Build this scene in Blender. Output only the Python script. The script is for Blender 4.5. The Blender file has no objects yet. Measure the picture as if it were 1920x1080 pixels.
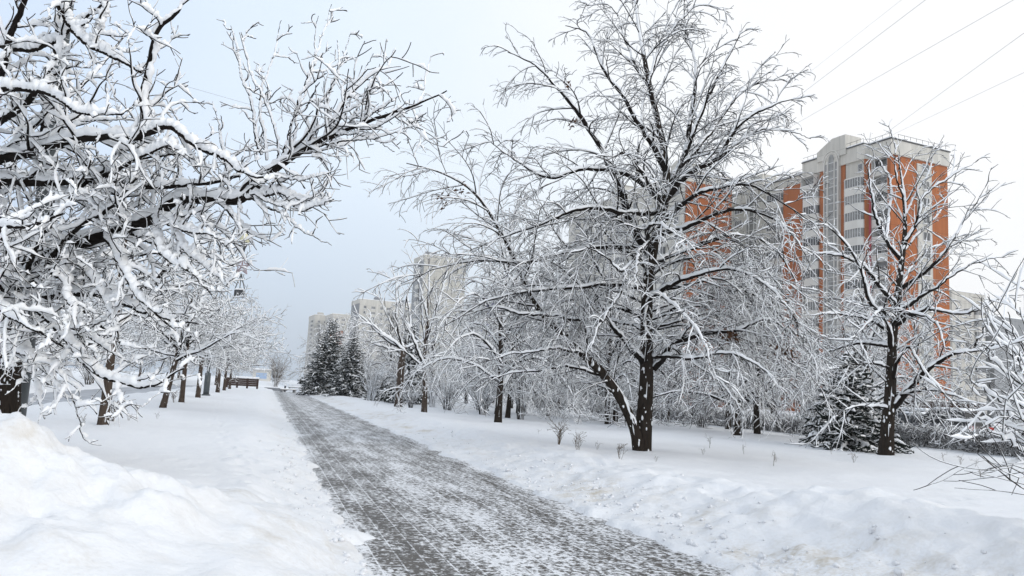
import bpy, math, random
import numpy as np
from mathutils import Matrix, Vector, Euler

scene = bpy.context.scene
col = scene.collection

# ------------------------------------------------------------------ camera
F_PX, CAM_Z = 1493.0, 1.7
PITCH, ROLL = math.radians(7.405), 0.055
cam = bpy.data.cameras.new("camera")
cam.sensor_width = 36.0
cam.lens = F_PX / 1920 * 36.0
cam.clip_start, cam.clip_end = 0.05, 6000
camo = bpy.data.objects.new("camera", cam)
col.objects.link(camo)
cam_rot = Matrix.Rotation(math.pi / 2 + PITCH, 3, 'X') @ Matrix.Rotation(ROLL, 3, 'Z')
camo.matrix_world = Matrix.Translation((0, 0, CAM_Z)) @ cam_rot.to_4x4()
scene.camera = camo
CR = np.array(cam_rot)

# ------------------------------------------------------------------ world and sun
SUN_EL, SUN_AZ = math.radians(27), math.radians(128)
BRIGHT_AZ = math.radians(68)            # where the cloud is thinnest
#     # azimuth clockwise from +Y
SKY_STRENGTH = 0.1
world = bpy.data.worlds.new("World")
scene.world = world
world.use_nodes = True
wn, wl = world.node_tree.nodes, world.node_tree.links
wn.clear()
w_out = wn.new("ShaderNodeOutputWorld")
w_bg = wn.new("ShaderNodeBackground")
w_bg.inputs["Strength"].default_value = SKY_STRENGTH
sky = wn.new("ShaderNodeTexSky")
sky.sky_type = 'NISHITA'
sky.sun_disc = False
sky.sun_elevation = SUN_EL
sky.sun_rotation = SUN_AZ
sky.dust_density = 3.0
w_tc = wn.new("ShaderNodeTexCoord")
# brightness of the cloud veil, towards the hidden sun on one side
w_dot = wn.new("ShaderNodeVectorMath"); w_dot.operation = 'DOT_PRODUCT'
w_dot.inputs[1].default_value = (math.sin(BRIGHT_AZ), math.cos(BRIGHT_AZ), 0.25)
wl.new(w_tc.outputs["Generated"], w_dot.inputs[0])
w_noise = wn.new("ShaderNodeTexNoise"); w_noise.inputs["Scale"].default_value = 2.4
w_noise.inputs["Detail"].default_value = 4
wl.new(w_tc.outputs["Generated"], w_noise.inputs["Vector"])
w_add = wn.new("ShaderNodeMath"); w_add.operation = 'MULTIPLY_ADD'
wl.new(w_noise.outputs["Fac"], w_add.inputs[0]); w_add.inputs[1].default_value = 0.48
wl.new(w_dot.outputs["Value"], w_add.inputs[2])
w_ramp = wn.new("ShaderNodeValToRGB")
cr = w_ramp.color_ramp
def w_pos(v): return (v + 1.0) / 2.4
cr.elements[0].position = 0.0; cr.elements[0].color = (0.93, 0.94, 0.96, 1)
cr.elements[1].position = w_pos(1.0); cr.elements[1].color = (0.97, 0.975, 0.985, 1)
for v, c in ((-.45, (0.93, 0.945, 0.97)), (-.1, (0.70, 0.80, 0.955)), (.12, (0.665, 0.78, 0.95)), (.5, (0.77, 0.87, 0.985)), (.78, (0.93, 0.96, 0.99))):
    e = cr.elements.new(w_pos(v)); e.color = (*c, 1)
w_map = wn.new("ShaderNodeMapRange")
w_map.inputs["From Min"].default_value = -1.0; w_map.inputs["From Max"].default_value = 1.4
wl.new(w_add.outputs[0], w_map.inputs["Value"])
wl.new(w_map.outputs[0], w_ramp.inputs["Fac"])
# grey band of thick cloud low over the horizon
w_sep = wn.new("ShaderNodeSeparateXYZ")
wl.new(w_tc.outputs["Generated"], w_sep.inputs[0])
w_h = wn.new("ShaderNodeMapRange")
w_h.inputs["From Min"].default_value = 0.0; w_h.inputs["From Max"].default_value = 0.26
w_h.inputs["To Min"].default_value = 0.76; w_h.inputs["To Max"].default_value = 1.0
wl.new(w_sep.outputs["Z"], w_h.inputs["Value"])
w_side = wn.new("ShaderNodeMapRange")                       # the band thins out towards the bright side
w_side.inputs["From Min"].default_value = 0.25; w_side.inputs["From Max"].default_value = 0.85
wl.new(w_dot.outputs["Value"], w_side.inputs["Value"])
w_hm = wn.new("ShaderNodeMix"); w_hm.data_type = 'FLOAT'
wl.new(w_side.outputs[0], w_hm.inputs["Factor"])
wl.new(w_h.outputs[0], w_hm.inputs["A"]); w_hm.inputs["B"].default_value = 1.0
w_veil = wn.new("ShaderNodeVectorMath"); w_veil.operation = 'SCALE'
wl.new(w_ramp.outputs["Color"], w_veil.inputs[0])
wl.new(w_hm.outputs["Result"], w_veil.inputs["Scale"])
w_veil2 = wn.new("ShaderNodeVectorMath"); w_veil2.operation = 'SCALE'
wl.new(w_veil.outputs[0], w_veil2.inputs[0]); w_veil2.inputs["Scale"].default_value = 10.6
w_mix = wn.new("ShaderNodeMix"); w_mix.data_type = 'RGBA'
w_mix.inputs["Factor"].default_value = 0.92
wl.new(sky.outputs["Color"], w_mix.inputs["A"])
wl.new(w_veil2.outputs[0], w_mix.inputs["B"])
wl.new(w_mix.outputs["Result"], w_bg.inputs["Color"])
wl.new(w_bg.outputs[0], w_out.inputs["Surface"])

sun = bpy.data.lights.new("sun", 'SUN')
sun.energy = 1.1
sun.angle = math.radians(25)
sun.color = (1.0, 0.955, 0.89)
suno = bpy.data.objects.new("sun", sun)
col.objects.link(suno)
sd = Vector((math.sin(SUN_AZ) * math.cos(SUN_EL), math.cos(SUN_AZ) * math.cos(SUN_EL), math.sin(SUN_EL)))
suno.rotation_euler = sd.to_track_quat('Z', 'Y').to_euler()
suno.location = sd * 60

vs = scene.view_settings
vs.view_transform = 'Standard'; vs.look = 'None'; vs.gamma = 1; vs.use_curve_mapping = False
vs.exposure = 0.12
scene.cycles.max_bounces = 8
scene.cycles.diffuse_bounces = 7
scene.cycles.glossy_bounces = 2
scene.cycles.transmission_bounces = 2
scene.cycles.caustics_reflective = False
scene.cycles.caustics_refractive = False

# ------------------------------------------------------------------ geometry of the photograph
PATH_M = -0.2989                       # the path runs along X = k + PATH_M * Y
def ray(px, py):
    return CR @ np.array([(px - 960) / F_PX, -(py - 540) / F_PX, -1.0])
def at(px, py, Y):
    d = ray(px, py)
    return d * (Y / d[1]) + np.array([0, 0, CAM_Z])
def kof(x, y): return x - PATH_M * y
def xk(k, y): return k + PATH_M * y

# ------------------------------------------------------------------ noise
def _hash(ix, iy, seed):
    h = (ix.astype(np.int64) * 374761393 + iy.astype(np.int64) * 668265263 + seed * 974634777) & 0xffffffff
    h = ((h ^ (h >> 13)) * 1274126177) & 0xffffffff
    return ((h ^ (h >> 16)) & 0xffff) / 65535.0
def vnoise(x, y, seed=0):
    ix, iy = np.floor(x), np.floor(y)
    fx, fy = x - ix, y - iy
    fx = fx * fx * fx * (fx * (fx * 6 - 15) + 10); fy = fy * fy * fy * (fy * (fy * 6 - 15) + 10)
    a = _hash(ix, iy, seed); b = _hash(ix + 1, iy, seed); c = _hash(ix, iy + 1, seed); d = _hash(ix + 1, iy + 1, seed)
    return (a + (b - a) * fx) * (1 - fy) + (c + (d - c) * fx) * fy
def fbm(x, y, seed=0, o=3):
    s = np.zeros_like(x, dtype=float); amp = 0.5; tot = 0
    for i in range(o):
        ca, sa = math.cos(0.6 * i + .3), math.sin(0.6 * i + .3)
        s += amp * vnoise((x * ca - y * sa) * 2 ** i, (x * sa + y * ca) * 2 ** i, seed + i); tot += amp; amp *= .5
    return s / tot
def sst(a, b, x):
    t = np.clip((x - a) / (b - a), 0, 1); return t * t * (3 - 2 * t)

def height(x, y, fine=True):
    """Snow surface; the paved path lies at 0."""
    x = np.asarray(x, float); y = np.asarray(y, float)
    k = kof(x, y)
    rag = (fbm(x * 1.3, y * 1.3, 11, 3) - .5) * .5 + (fbm(x * 5, y * 5, 12, 2) - .5) * .18
    kl, kr = 1.0 + .28 * (1 - sst(6, 15, y)) + rag, 4.8 + rag * 1.3
    inside = sst(kl - .02, kl + .12, k) * (1 - sst(kr - .12, kr + .02, k))
    left = .30 * sst(0, 1.5, kl - k) + .05 * sst(0, .12, kl - k)
    near = 1 - sst(9, 22, y)
    near_h = 1 - sst(9.5, 13.0, y)
    right = .05 * sst(0, .12, k - kr) + .20 * sst(0, 2.0, k - kr)
    ridge = np.exp(-((k - 7.4) / 1.15) ** 2)
    right = right + ridge * (.10 + .33 * near_h + .12 * near * (fbm(x * .7, y * .7, 5, 2)))
    left_f = np.where(k < 1.0, 1.0, 0.0)
    z = np.where(k < 2.9, left, right)
    # second path far to the left
    rl = sst(-13.4, -12.4, k) * (1 - sst(-8.6, -7.8, k))
    z = z * (1 - rl) + .10 * rl
    # street on the right
    st = sst(30.4, 31.6, k) * (1 - sst(44.5, 45.5, k))
    z = z * (1 - st) + .12 * st
    z = z + .7 * sst(112, 140, y)
    if fine:
        shov = np.exp(-((k - 6.7) / 1.6) ** 2) + .45 * np.exp(-((k - .3) / .9) ** 2)
        n1 = fbm(x * .5, y * .5, 21, 3) - .5
        n2 = fbm(x * 2.1, y * 2.1, 31, 4) - .5
        n3 = fbm(x * 6.5, y * 6.5, 41, 3) - .5
        far = 1 - sst(20, 60, y)
        lum = np.abs(fbm(x * 3.2, y * 3.2, 51, 3) - .5)
        z = z + (1 - inside) * (.14 * n1 + far * (.05 * n2 + .010 * n3 + shov * (.17 * n2 + .045 * n3 - .12 * lum + .015)))
    z = z * (1 - inside) + (-.07) * inside
    return z
def gz(x, y): return float(height(np.array([x]), np.array([y]), False)[0])

# ------------------------------------------------------------------ materials
def mat(name, color, rough=.7, spec=.3, noise=None, bump=None, metallic=0.0, color2=None, coord="Object"):
    m = bpy.data.materials.new(name); m.use_nodes = True
    n, l = m.node_tree.nodes, m.node_tree.links
    b = n["Principled BSDF"]
    b.inputs["Base Color"].default_value = (*color, 1)
    b.inputs["Roughness"].default_value = rough
    b.inputs["Specular IOR Level"].default_value = spec
    b.inputs["Metallic"].default_value = metallic
    tc = n.new("ShaderNodeTexCoord")
    if noise:
        t = n.new("ShaderNodeTexNoise"); t.inputs["Scale"].default_value = noise; t.inputs["Detail"].default_value = 5
        l.new(tc.outputs[coord], t.inputs["Vector"])
        r = n.new("ShaderNodeValToRGB")
        r.color_ramp.elements[0].position = .32; r.color_ramp.elements[1].position = .68
        r.color_ramp.elements[0].color = (*color, 1); r.color_ramp.elements[1].color = (*(color2 or [c * .7 for c in color]), 1)
        l.new(t.outputs["Fac"], r.inputs["Fac"]); l.new(r.outputs["Color"], b.inputs["Base Color"])
    if bump:
        t2 = n.new("ShaderNodeTexNoise"); t2.inputs["Scale"].default_value = bump[0]; t2.inputs["Detail"].default_value = 6
        l.new(tc.outputs[coord], t2.inputs["Vector"])
        bp = n.new("ShaderNodeBump"); bp.inputs["Strength"].default_value = bump[1]; bp.inputs["Distance"].default_value = bump[2]
        l.new(t2.outputs["Fac"], bp.inputs["Height"]); l.new(bp.outputs["Normal"], b.inputs["Normal"])
    return m

M = {}
M['snow'] = mat('snow', (.95, .955, .96), .7, .2, noise=9, color2=(.92, .93, .945), bump=(45, .25, .02))
M['old_snow'] = mat('old_snow', (.80, .812, .832), .7, .2, noise=9, color2=(.76, .77, .79))
M['bark'] = mat('dark_wet_bark', (.022, .018, .014), .9, .12, noise=14, color2=(.014, .011, .009), bump=(30, .9, .03))
M['twig'] = mat('twig_bark', (.016, .012, .010), .9, .1, noise=6, color2=(.009, .007, .006))
def furrow(m, c3):
    n, l = m.node_tree.nodes, m.node_tree.links
    tc = next(q for q in n if q.type == 'TEX_COORD')
    mp = n.new("ShaderNodeMapping"); mp.inputs["Scale"].default_value = (1, 1, .22)
    for q in [q for q in l if q.from_node == tc]:
        t = q.to_socket; l.remove(q); l.new(mp.outputs[0], t)
    l.new(tc.outputs["Object"], mp.inputs["Vector"])
    r = next(q for q in n if q.type == 'VALTORGB').color_ramp
    e = r.elements.new(.60); e.color = (*c3, 1)
furrow(M['bark'], (.034, .025, .019))
M['bark_brown'] = mat('brown_bark', (.055, .041, .032), .9, .15, noise=11, color2=(.03, .022, .017), bump=(26, 1.0, .03))
furrow(M['bark_brown'], (.085, .064, .050))
M['needle'] = mat('spruce_needles', (.016, .024, .018), .8, .2, noise=5, color2=(.008, .012, .009))
M['dead_leaf'] = mat('dead_leaf', (.11, .05, .022), .8, .2, noise=8, color2=(.05, .024, .012))
M['weed'] = mat('dry_weed', (.16, .12, .08), .9, .1, noise=10, color2=(.08, .06, .04))
M['orange'] = mat('orange_brick', (.43, .142, .046), .85, .2, noise=.35, color2=(.37, .116, .038))
M['white_panel'] = mat('pale_panel', (.63, .605, .55), .8, .2, noise=.22, color2=(.56, .54, .49))
M['white_bay'] = mat('white_balcony_panel', (.66, .64, .595), .7, .25, noise=.3, color2=(.58, .565, .53))
M['grey_panel'] = mat('grey_concrete_panel', (.36, .37, .38), .85, .2, noise=.18, color2=(.30, .31, .32))
M['grey_blind'] = mat('smooth_grey_wall', (.27, .28, .295), .85, .2, noise=.15, color2=(.24, .25, .265))
M['cream'] = mat('cream_panel', (.60, .58, .52), .85, .2, noise=.2, color2=(.52, .50, .455))
M['frame'] = mat('white_window_frame', (.6, .6, .6), .5, .4, noise=2, color2=(.52, .52, .52))
M['dark_metal'] = mat('dark_metal', (.025, .027, .03), .45, .5, noise=12, color2=(.04, .042, .045))
M['pole'] = mat('painted_steel_pole', (.045, .055, .06), .45, .5, noise=7, color2=(.07, .08, .085))
M['globe'] = mat('yellowed_lamp_globe', (.70, .68, .48), .25, .5, noise=6, color2=(.58, .55, .36))
M['wire'] = mat('wire', (.34, .35, .37), .6, .3, noise=3, color2=(.28, .29, .3))
M['star'] = mat('star_tinsel', (.30, .21, .22), .4, .5, noise=8, color2=(.42, .36, .38))
M['blue'] = mat('blue_tinsel', (.03, .025, .42), .35, .6, noise=15, color2=(.05, .06, .6))
M['brown_wood'] = mat('brown_painted_wood', (.055, .026, .017), .7, .3, noise=9, color2=(.03, .015, .01), bump=(12, .5, .01))
M['brown_brick'] = mat('brown_wall', (.14, .085, .06), .9, .2, noise=2.2, color2=(.09, .055, .04))
M['red_strip'] = mat('red_panel', (.42, .06, .07), .6, .3, noise=1, color2=(.34, .05, .06))
M['tyre'] = mat('tyre_rubber', (.015, .015, .015), .85, .2, noise=20, color2=(.03, .03, .03))
M['rim'] = mat('wheel_rim', (.35, .36, .37), .35, .5, metallic=.8, noise=8, color2=(.25, .25, .26))
M['red_lamp'] = mat('red_tail_lamp', (.50, .025, .015), .2, .6, noise=5, color2=(.4, .018, .012))
M['clear_lamp'] = mat('clear_lamp', (.6, .6, .6), .15, .7, noise=5, color2=(.5, .5, .5))
M['kiosk_blue'] = mat('pale_blue_panel', (.30, .42, .62), .5, .4, noise=2, color2=(.42, .52, .66))

def panel_joints(m, u=3.0, v=2.9, dark=.72):
    """Joints between wall panels and rain streaks below them."""
    n, l = m.node_tree.nodes, m.node_tree.links
    b = n["Principled BSDF"]; src = b.inputs["Base Color"].links[0].from_socket
    tc = n.new("ShaderNodeTexCoord"); sp = n.new("ShaderNodeSeparateXYZ"); l.new(tc.outputs["Object"], sp.inputs[0])
    ad = n.new("ShaderNodeMath"); l.new(sp.outputs["X"], ad.inputs[0]); l.new(sp.outputs["Y"], ad.inputs[1])
    cb = n.new("ShaderNodeCombineXYZ"); l.new(ad.outputs[0], cb.inputs["X"]); l.new(sp.outputs["Z"], cb.inputs["Y"])
    br = n.new("ShaderNodeTexBrick"); br.offset = 0; br.inputs["Scale"].default_value = 1
    br.inputs["Brick Width"].default_value = u; br.inputs["Row Height"].default_value = v; br.inputs["Mortar Size"].default_value = .05
    br.inputs["Color1"].default_value = (1, 1, 1, 1); br.inputs["Color2"].default_value = (.90, .90, .90, 1); br.inputs["Mortar"].default_value = (dark, dark, dark, 1)
    l.new(cb.outputs[0], br.inputs["Vector"])
    mp = n.new("ShaderNodeMapping"); mp.inputs["Scale"].default_value = (1.2, .10, 1); l.new(cb.outputs[0], mp.inputs["Vector"])
    t = n.new("ShaderNodeTexNoise"); t.inputs["Scale"].default_value = 1; t.inputs["Detail"].default_value = 5; l.new(mp.outputs[0], t.inputs["Vector"])
    r = n.new("ShaderNodeMapRange"); r.inputs["From Min"].default_value = .3; r.inputs["From Max"].default_value = .7; r.inputs["To Min"].default_value = .82; r.inputs["To Max"].default_value = 1.05
    l.new(t.outputs["Fac"], r.inputs["Value"])
    m1 = n.new("ShaderNodeMix"); m1.data_type = 'RGBA'; m1.blend_type = 'MULTIPLY'; m1.inputs["Factor"].default_value = 1
    l.new(src, m1.inputs["A"]); l.new(br.outputs["Color"], m1.inputs["B"])
    m2 = n.new("ShaderNodeVectorMath"); m2.operation = 'SCALE'; l.new(m1.outputs["Result"], m2.inputs[0]); l.new(r.outputs[0], m2.inputs["Scale"])
    l.new(m2.outputs[0], b.inputs["Base Color"])
for q in ('orange', 'white_panel', 'grey_panel', 'cream', 'grey_blind'): panel_joints(M[q])

def glass_mat(name, c1, c2, scale):
    m = bpy.data.materials.new(name); m.use_nodes = True
    n, l = m.node_tree.nodes, m.node_tree.links
    b = n["Principled BSDF"]; b.inputs["Roughness"].default_value = .12; b.inputs["Specular IOR Level"].default_value = .6
    oi = n.new("ShaderNodeObjectInfo"); tc = n.new("ShaderNodeTexCoord")
    ad = n.new("ShaderNodeVectorMath"); ad.operation = 'ADD'
    l.new(tc.outputs["Object"], ad.inputs[0]); l.new(oi.outputs["Random"], ad.inputs[1])
    t = n.new("ShaderNodeTexNoise"); t.inputs["Scale"].default_value = scale
    l.new(ad.outputs[0], t.inputs["Vector"])
    mx = n.new("ShaderNodeMix"); mx.data_type = 'RGBA'
    mx.inputs["A"].default_value = (*c1, 1); mx.inputs["B"].default_value = (*c2, 1)
    a2 = n.new("ShaderNodeMath"); a2.operation = 'MULTIPLY'
    l.new(t.outputs["Fac"], a2.inputs[0]); l.new(oi.outputs["Random"], a2.inputs[1])
    l.new(a2.outputs[0], mx.inputs["Factor"]); l.new(mx.outputs["Result"], b.inputs["Base Color"])
    return m
M['glass'] = glass_mat('window_glass', (.03, .035, .042), (.42, .42, .40), .9)
M['car_glass'] = glass_mat('car_glass', (.01, .012, .014), (.05, .055, .06), 2)

def ground_mat():
    m = bpy.data.materials.new('snow_ground'); m.use_nodes = True
    n, l = m.node_tree.nodes, m.node_tree.links
    b = n["Principled BSDF"]; b.inputs["Roughness"].default_value = .6; b.inputs["Specular IOR Level"].default_value = .3
    tc = n.new("ShaderNodeTexCoord")
    at_ = n.new("ShaderNodeAttribute"); at_.attribute_name = "dirt"
    t = n.new("ShaderNodeTexNoise"); t.inputs["Scale"].default_value = 2.4; t.inputs["Detail"].default_value = 8; t.inputs["Roughness"].default_value = .65
    l.new(tc.outputs["Object"], t.inputs["Vector"])
    ra = n.new("ShaderNodeValToRGB"); ra.color_ramp.elements[0].position = .48; ra.color_ramp.elements[1].position = .68
    l.new(t.outputs["Fac"], ra.inputs["Fac"])
    t3 = n.new("ShaderNodeTexNoise"); t3.inputs["Scale"].default_value = 26; t3.inputs["Detail"].default_value = 4
    l.new(tc.outputs["Object"], t3.inputs["Vector"])
    r3 = n.new("ShaderNodeValToRGB"); r3.color_ramp.elements[0].position = .40; r3.color_ramp.elements[1].position = .75
    l.new(t3.outputs["Fac"], r3.inputs["Fac"])
    s = n.new("ShaderNodeMath"); s.operation = 'MULTIPLY_ADD'
    l.new(r3.outputs["Color"], s.inputs[0]); s.inputs[1].default_value = .55; l.new(ra.outputs["Color"], s.inputs[2])
    mu = n.new("ShaderNodeMath"); mu.operation = 'MULTIPLY'; mu.use_clamp = True
    l.new(s.outputs[0], mu.inputs[0]); l.new(at_.outputs["Fac"], mu.inputs[1])
    mx = n.new("ShaderNodeMix"); mx.data_type = 'RGBA'
    mx.inputs["A"].default_value = (.80, .812, .832, 1); mx.inputs["B"].default_value = (.55, .50, .42, 1)
    l.new(mu.outputs[0], mx.inputs["Factor"]); l.new(mx.outputs["Result"], b.inputs["Base Color"])
    bt = n.new("ShaderNodeTexNoise"); bt.inputs["Scale"].default_value = 9; bt.inputs["Detail"].default_value = 10; bt.inputs["Roughness"].default_value = .6
    l.new(tc.outputs["Object"], bt.inputs["Vector"])
    bp = n.new("ShaderNodeBump"); bp.inputs["Strength"].default_value = .5; bp.inputs["Distance"].default_value = .045
    l.new(bt.outputs["Fac"], bp.inputs["Height"]); l.new(bp.outputs["Normal"], b.inputs["Normal"])
    return m
M['ground'] = ground_mat()

def path_mat():
    m = bpy.data.materials.new('snowy_pavers'); m.use_nodes = True
    n, l = m.node_tree.nodes, m.node_tree.links
    b = n["Principled BSDF"]
    uv = n.new("ShaderNodeUVMap"); uv.uv_map = "UVMap"     # u: along, v: across, metres
    sp = n.new("ShaderNodeSeparateXYZ"); l.new(uv.outputs[0], sp.inputs[0])
    br = n.new("ShaderNodeTexBrick")
    br.offset = .5; br.inputs["Scale"].default_value = 1.0
    br.inputs["Brick Width"].default_value = .34; br.inputs["Row Height"].default_value = .235
    br.inputs["Mortar Size"].default_value = .010; br.inputs["Mortar Smooth"].default_value = .3; br.inputs["Bias"].default_value = 0
    br.inputs["Color1"].default_value = (.078, .070, .061, 1); br.inputs["Color2"].default_value = (.112, .10, .087, 1); br.inputs["Mortar"].default_value = (.09, .088, .085, 1)
    l.new(uv.outputs[0], br.inputs["Vector"])
    def noise(scale, detail=5, rough=.6, stretch=None):
        t = n.new("ShaderNodeTexNoise"); t.inputs["Scale"].default_value = scale; t.inputs["Detail"].default_value = detail; t.inputs["Roughness"].default_value = rough
        if stretch:
            mp = n.new("ShaderNodeMapping"); mp.inputs["Scale"].default_value = stretch
            l.new(uv.outputs[0], mp.inputs["Vector"]); l.new(mp.outputs[0], t.inputs["Vector"])
        else:
            l.new(uv.outputs[0], t.inputs["Vector"])
        return t.outputs["Fac"]
    def math_(op, a, b_=None, c=None):
        q = n.new("ShaderNodeMath"); q.operation = op
        for i, v in enumerate((a, b_, c)):
            if v is None: continue
            if isinstance(v, (int, float)): q.inputs[i].default_value = v
            else: l.new(v, q.inputs[i])
        return q.outputs[0]
    fine = noise(11, 7, .66)
    crumbs = noise(30, 4, .62, (1.0, .75, 1))
    big = noise(1.5, 4, .55, (.45, 1.5, 1))
    # trodden and swept lanes: how much snow is left, across the path
    lane = n.new("ShaderNodeValToRGB")
    mr = n.new("ShaderNodeMapRange"); mr.inputs["From Min"].default_value = .9; mr.inputs["From Max"].default_value = 4.8
    wob = math_('MULTIPLY_ADD', noise(.5, 3, .5), .7, sp.outputs["Y"])
    wob = math_('SUBTRACT', wob, .35)
    l.new(wob, mr.inputs["Value"]); l.new(mr.outputs[0], lane.inputs["Fac"])
    e = lane.color_ramp.elements
    e[0].position = 0; e[0].color = (.75,) * 3 + (1,)
    e[1].position = 1; e[1].color = (.75,) * 3 + (1,)
    for p, v in ((.06, .58), (.14, .49), (.24, .50), (.34, .575), (.46, .605), (.58, .565), (.75, .545), (.85, .51), (.93, .58)):
        q = e.new(p); q.color = (v, v, v, 1)
    sepc = n.new("ShaderNodeSeparateColor"); l.new(lane.outputs["Color"], sepc.inputs[0])
    s = math_('MULTIPLY_ADD', fine, 1.25, -.625)
    s = math_('MULTIPLY_ADD', crumbs, .95, math_('SUBTRACT', s, .475))
    s = math_('MULTIPLY_ADD', big, .6, math_('SUBTRACT', s, .30))
    s = math_('ADD', s, sepc.outputs[0])
    s = math_('MULTIPLY_ADD', br.outputs["Fac"], .15, s)      # snow stays in the joints
    cov = n.new("ShaderNodeMapRange"); cov.interpolation_type = 'SMOOTHSTEP'
    cov.inputs["From Min"].default_value = .44; cov.inputs["From Max"].default_value = .68
    l.new(s, cov.inputs["Value"])
    pav = n.new("ShaderNodeMix"); pav.data_type = 'RGBA'; pav.blend_type = 'MULTIPLY'; pav.inputs["Factor"].default_value = .6
    l.new(br.outputs["Color"], pav.inputs["A"])
    pn = n.new("ShaderNodeValToRGB"); pn.color_ramp.elements[0].position = .3; pn.color_ramp.elements[1].position = .7
    pn.color_ramp.elements[0].color = (.5, .5, .5, 1); pn.color_ramp.elements[1].color = (1.15, 1.12, 1.08, 1)
    l.new(noise(7, 6, .7), pn.inputs["Fac"]); l.new(pn.outputs["Color"], pav.inputs["B"])
    mx = n.new("ShaderNodeMix"); mx.data_type = 'RGBA'
    mx.inputs["B"].default_value = (.80, .81, .83, 1)
    l.new(pav.outputs["Result"], mx.inputs["A"]); l.new(cov.outputs[0], mx.inputs["Factor"])
    l.new(mx.outputs["Result"], b.inputs["Base Color"])
    ro = n.new("ShaderNodeMapRange"); ro.inputs["To Min"].default_value = .5; ro.inputs["To Max"].default_value = .75
    l.new(cov.outputs[0], ro.inputs["Value"]); l.new(ro.outputs[0], b.inputs["Roughness"])
    b.inputs["Specular IOR Level"].default_value = .3
    hh = math_('MULTIPLY_ADD', br.outputs["Fac"], -.35, math_('MULTIPLY', cov.outputs[0], 1.0))
    hh = math_('MULTIPLY_ADD', fine, .5, hh)
    bp = n.new("ShaderNodeBump"); bp.inputs["Strength"].default_value = .7; bp.inputs["Distance"].default_value = .02
    l.new(hh, bp.inputs["Height"]); l.new(bp.outputs["Normal"], b.inputs["Normal"])
    return m
M['path'] = path_mat()
M['slush'] = mat('grey_slush_road', (.50, .51, .54), .55, .4, noise=1.1, color2=(.27, .28, .30), bump=(6, .5, .03))

# ------------------------------------------------------------------ mesh helpers
def fast_mesh(name, V, Fq, mats, smooth=True, mat_idx=None):
    """V (n,3), Fq (m,4) quads."""
    me = bpy.data.meshes.new(name)
    V = np.ascontiguousarray(V, dtype=np.float32); Fq = np.ascontiguousarray(Fq, dtype=np.int32)
    me.vertices.add(len(V)); me.vertices.foreach_set("co", V.ravel())
    me.loops.add(Fq.size); me.loops.foreach_set("vertex_index", Fq.ravel())
    me.polygons.add(len(Fq))
    me.polygons.foreach_set("loop_start", np.arange(0, Fq.size, Fq.shape[1], dtype=np.int32))
    if smooth:
        me.polygons.foreach_set("use_smooth", np.ones(len(Fq), dtype=bool))
    if mat_idx is not None:
        me.polygons.foreach_set("material_index", np.asarray(mat_idx, dtype=np.int32))
    for m in (mats if isinstance(mats, (list, tuple)) else [mats]):
        me.materials.append(m)
    me.update(calc_edges=True)
    return me

def link(name, me, parent=None):
    o = bpy.data.objects.new(name, me); col.objects.link(o)
    if parent is not None: o.parent = parent
    return o
def tag(o, label=None, cat=None, group=None, kind=None):
    if label: o["label"] = label
    if cat: o["category"] = cat
    if group: o["group"] = group
    if kind: o["kind"] = kind
    return o
def empty(name, loc, rz=0.0, label=None, cat=None, group=None):
    o = bpy.data.objects.new(name, None); col.objects.link(o)
    o.location = loc; o.rotation_euler = (0, 0, rz); o.empty_display_size = .3
    return tag(o, label, cat, group)
def children_of(o): return [c for c in col.objects if c.parent == o]
def copy_tree(o, parent=None):
    c = o.copy(); col.objects.link(c)
    c.parent = parent
    for ch in children_of(o):
        copy_tree(ch, c)
    return c
def place(o, loc, rz=0, scale=1.0, label=None, group=None, tilt=(0, 0)):
    o.location = loc; o.rotation_euler = (tilt[0], tilt[1], rz)
    o.scale = (scale,) * 3 if isinstance(scale, (int, float)) else scale
    if label: o["label"] = label
    if group: o["group"] = group
    return o

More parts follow.
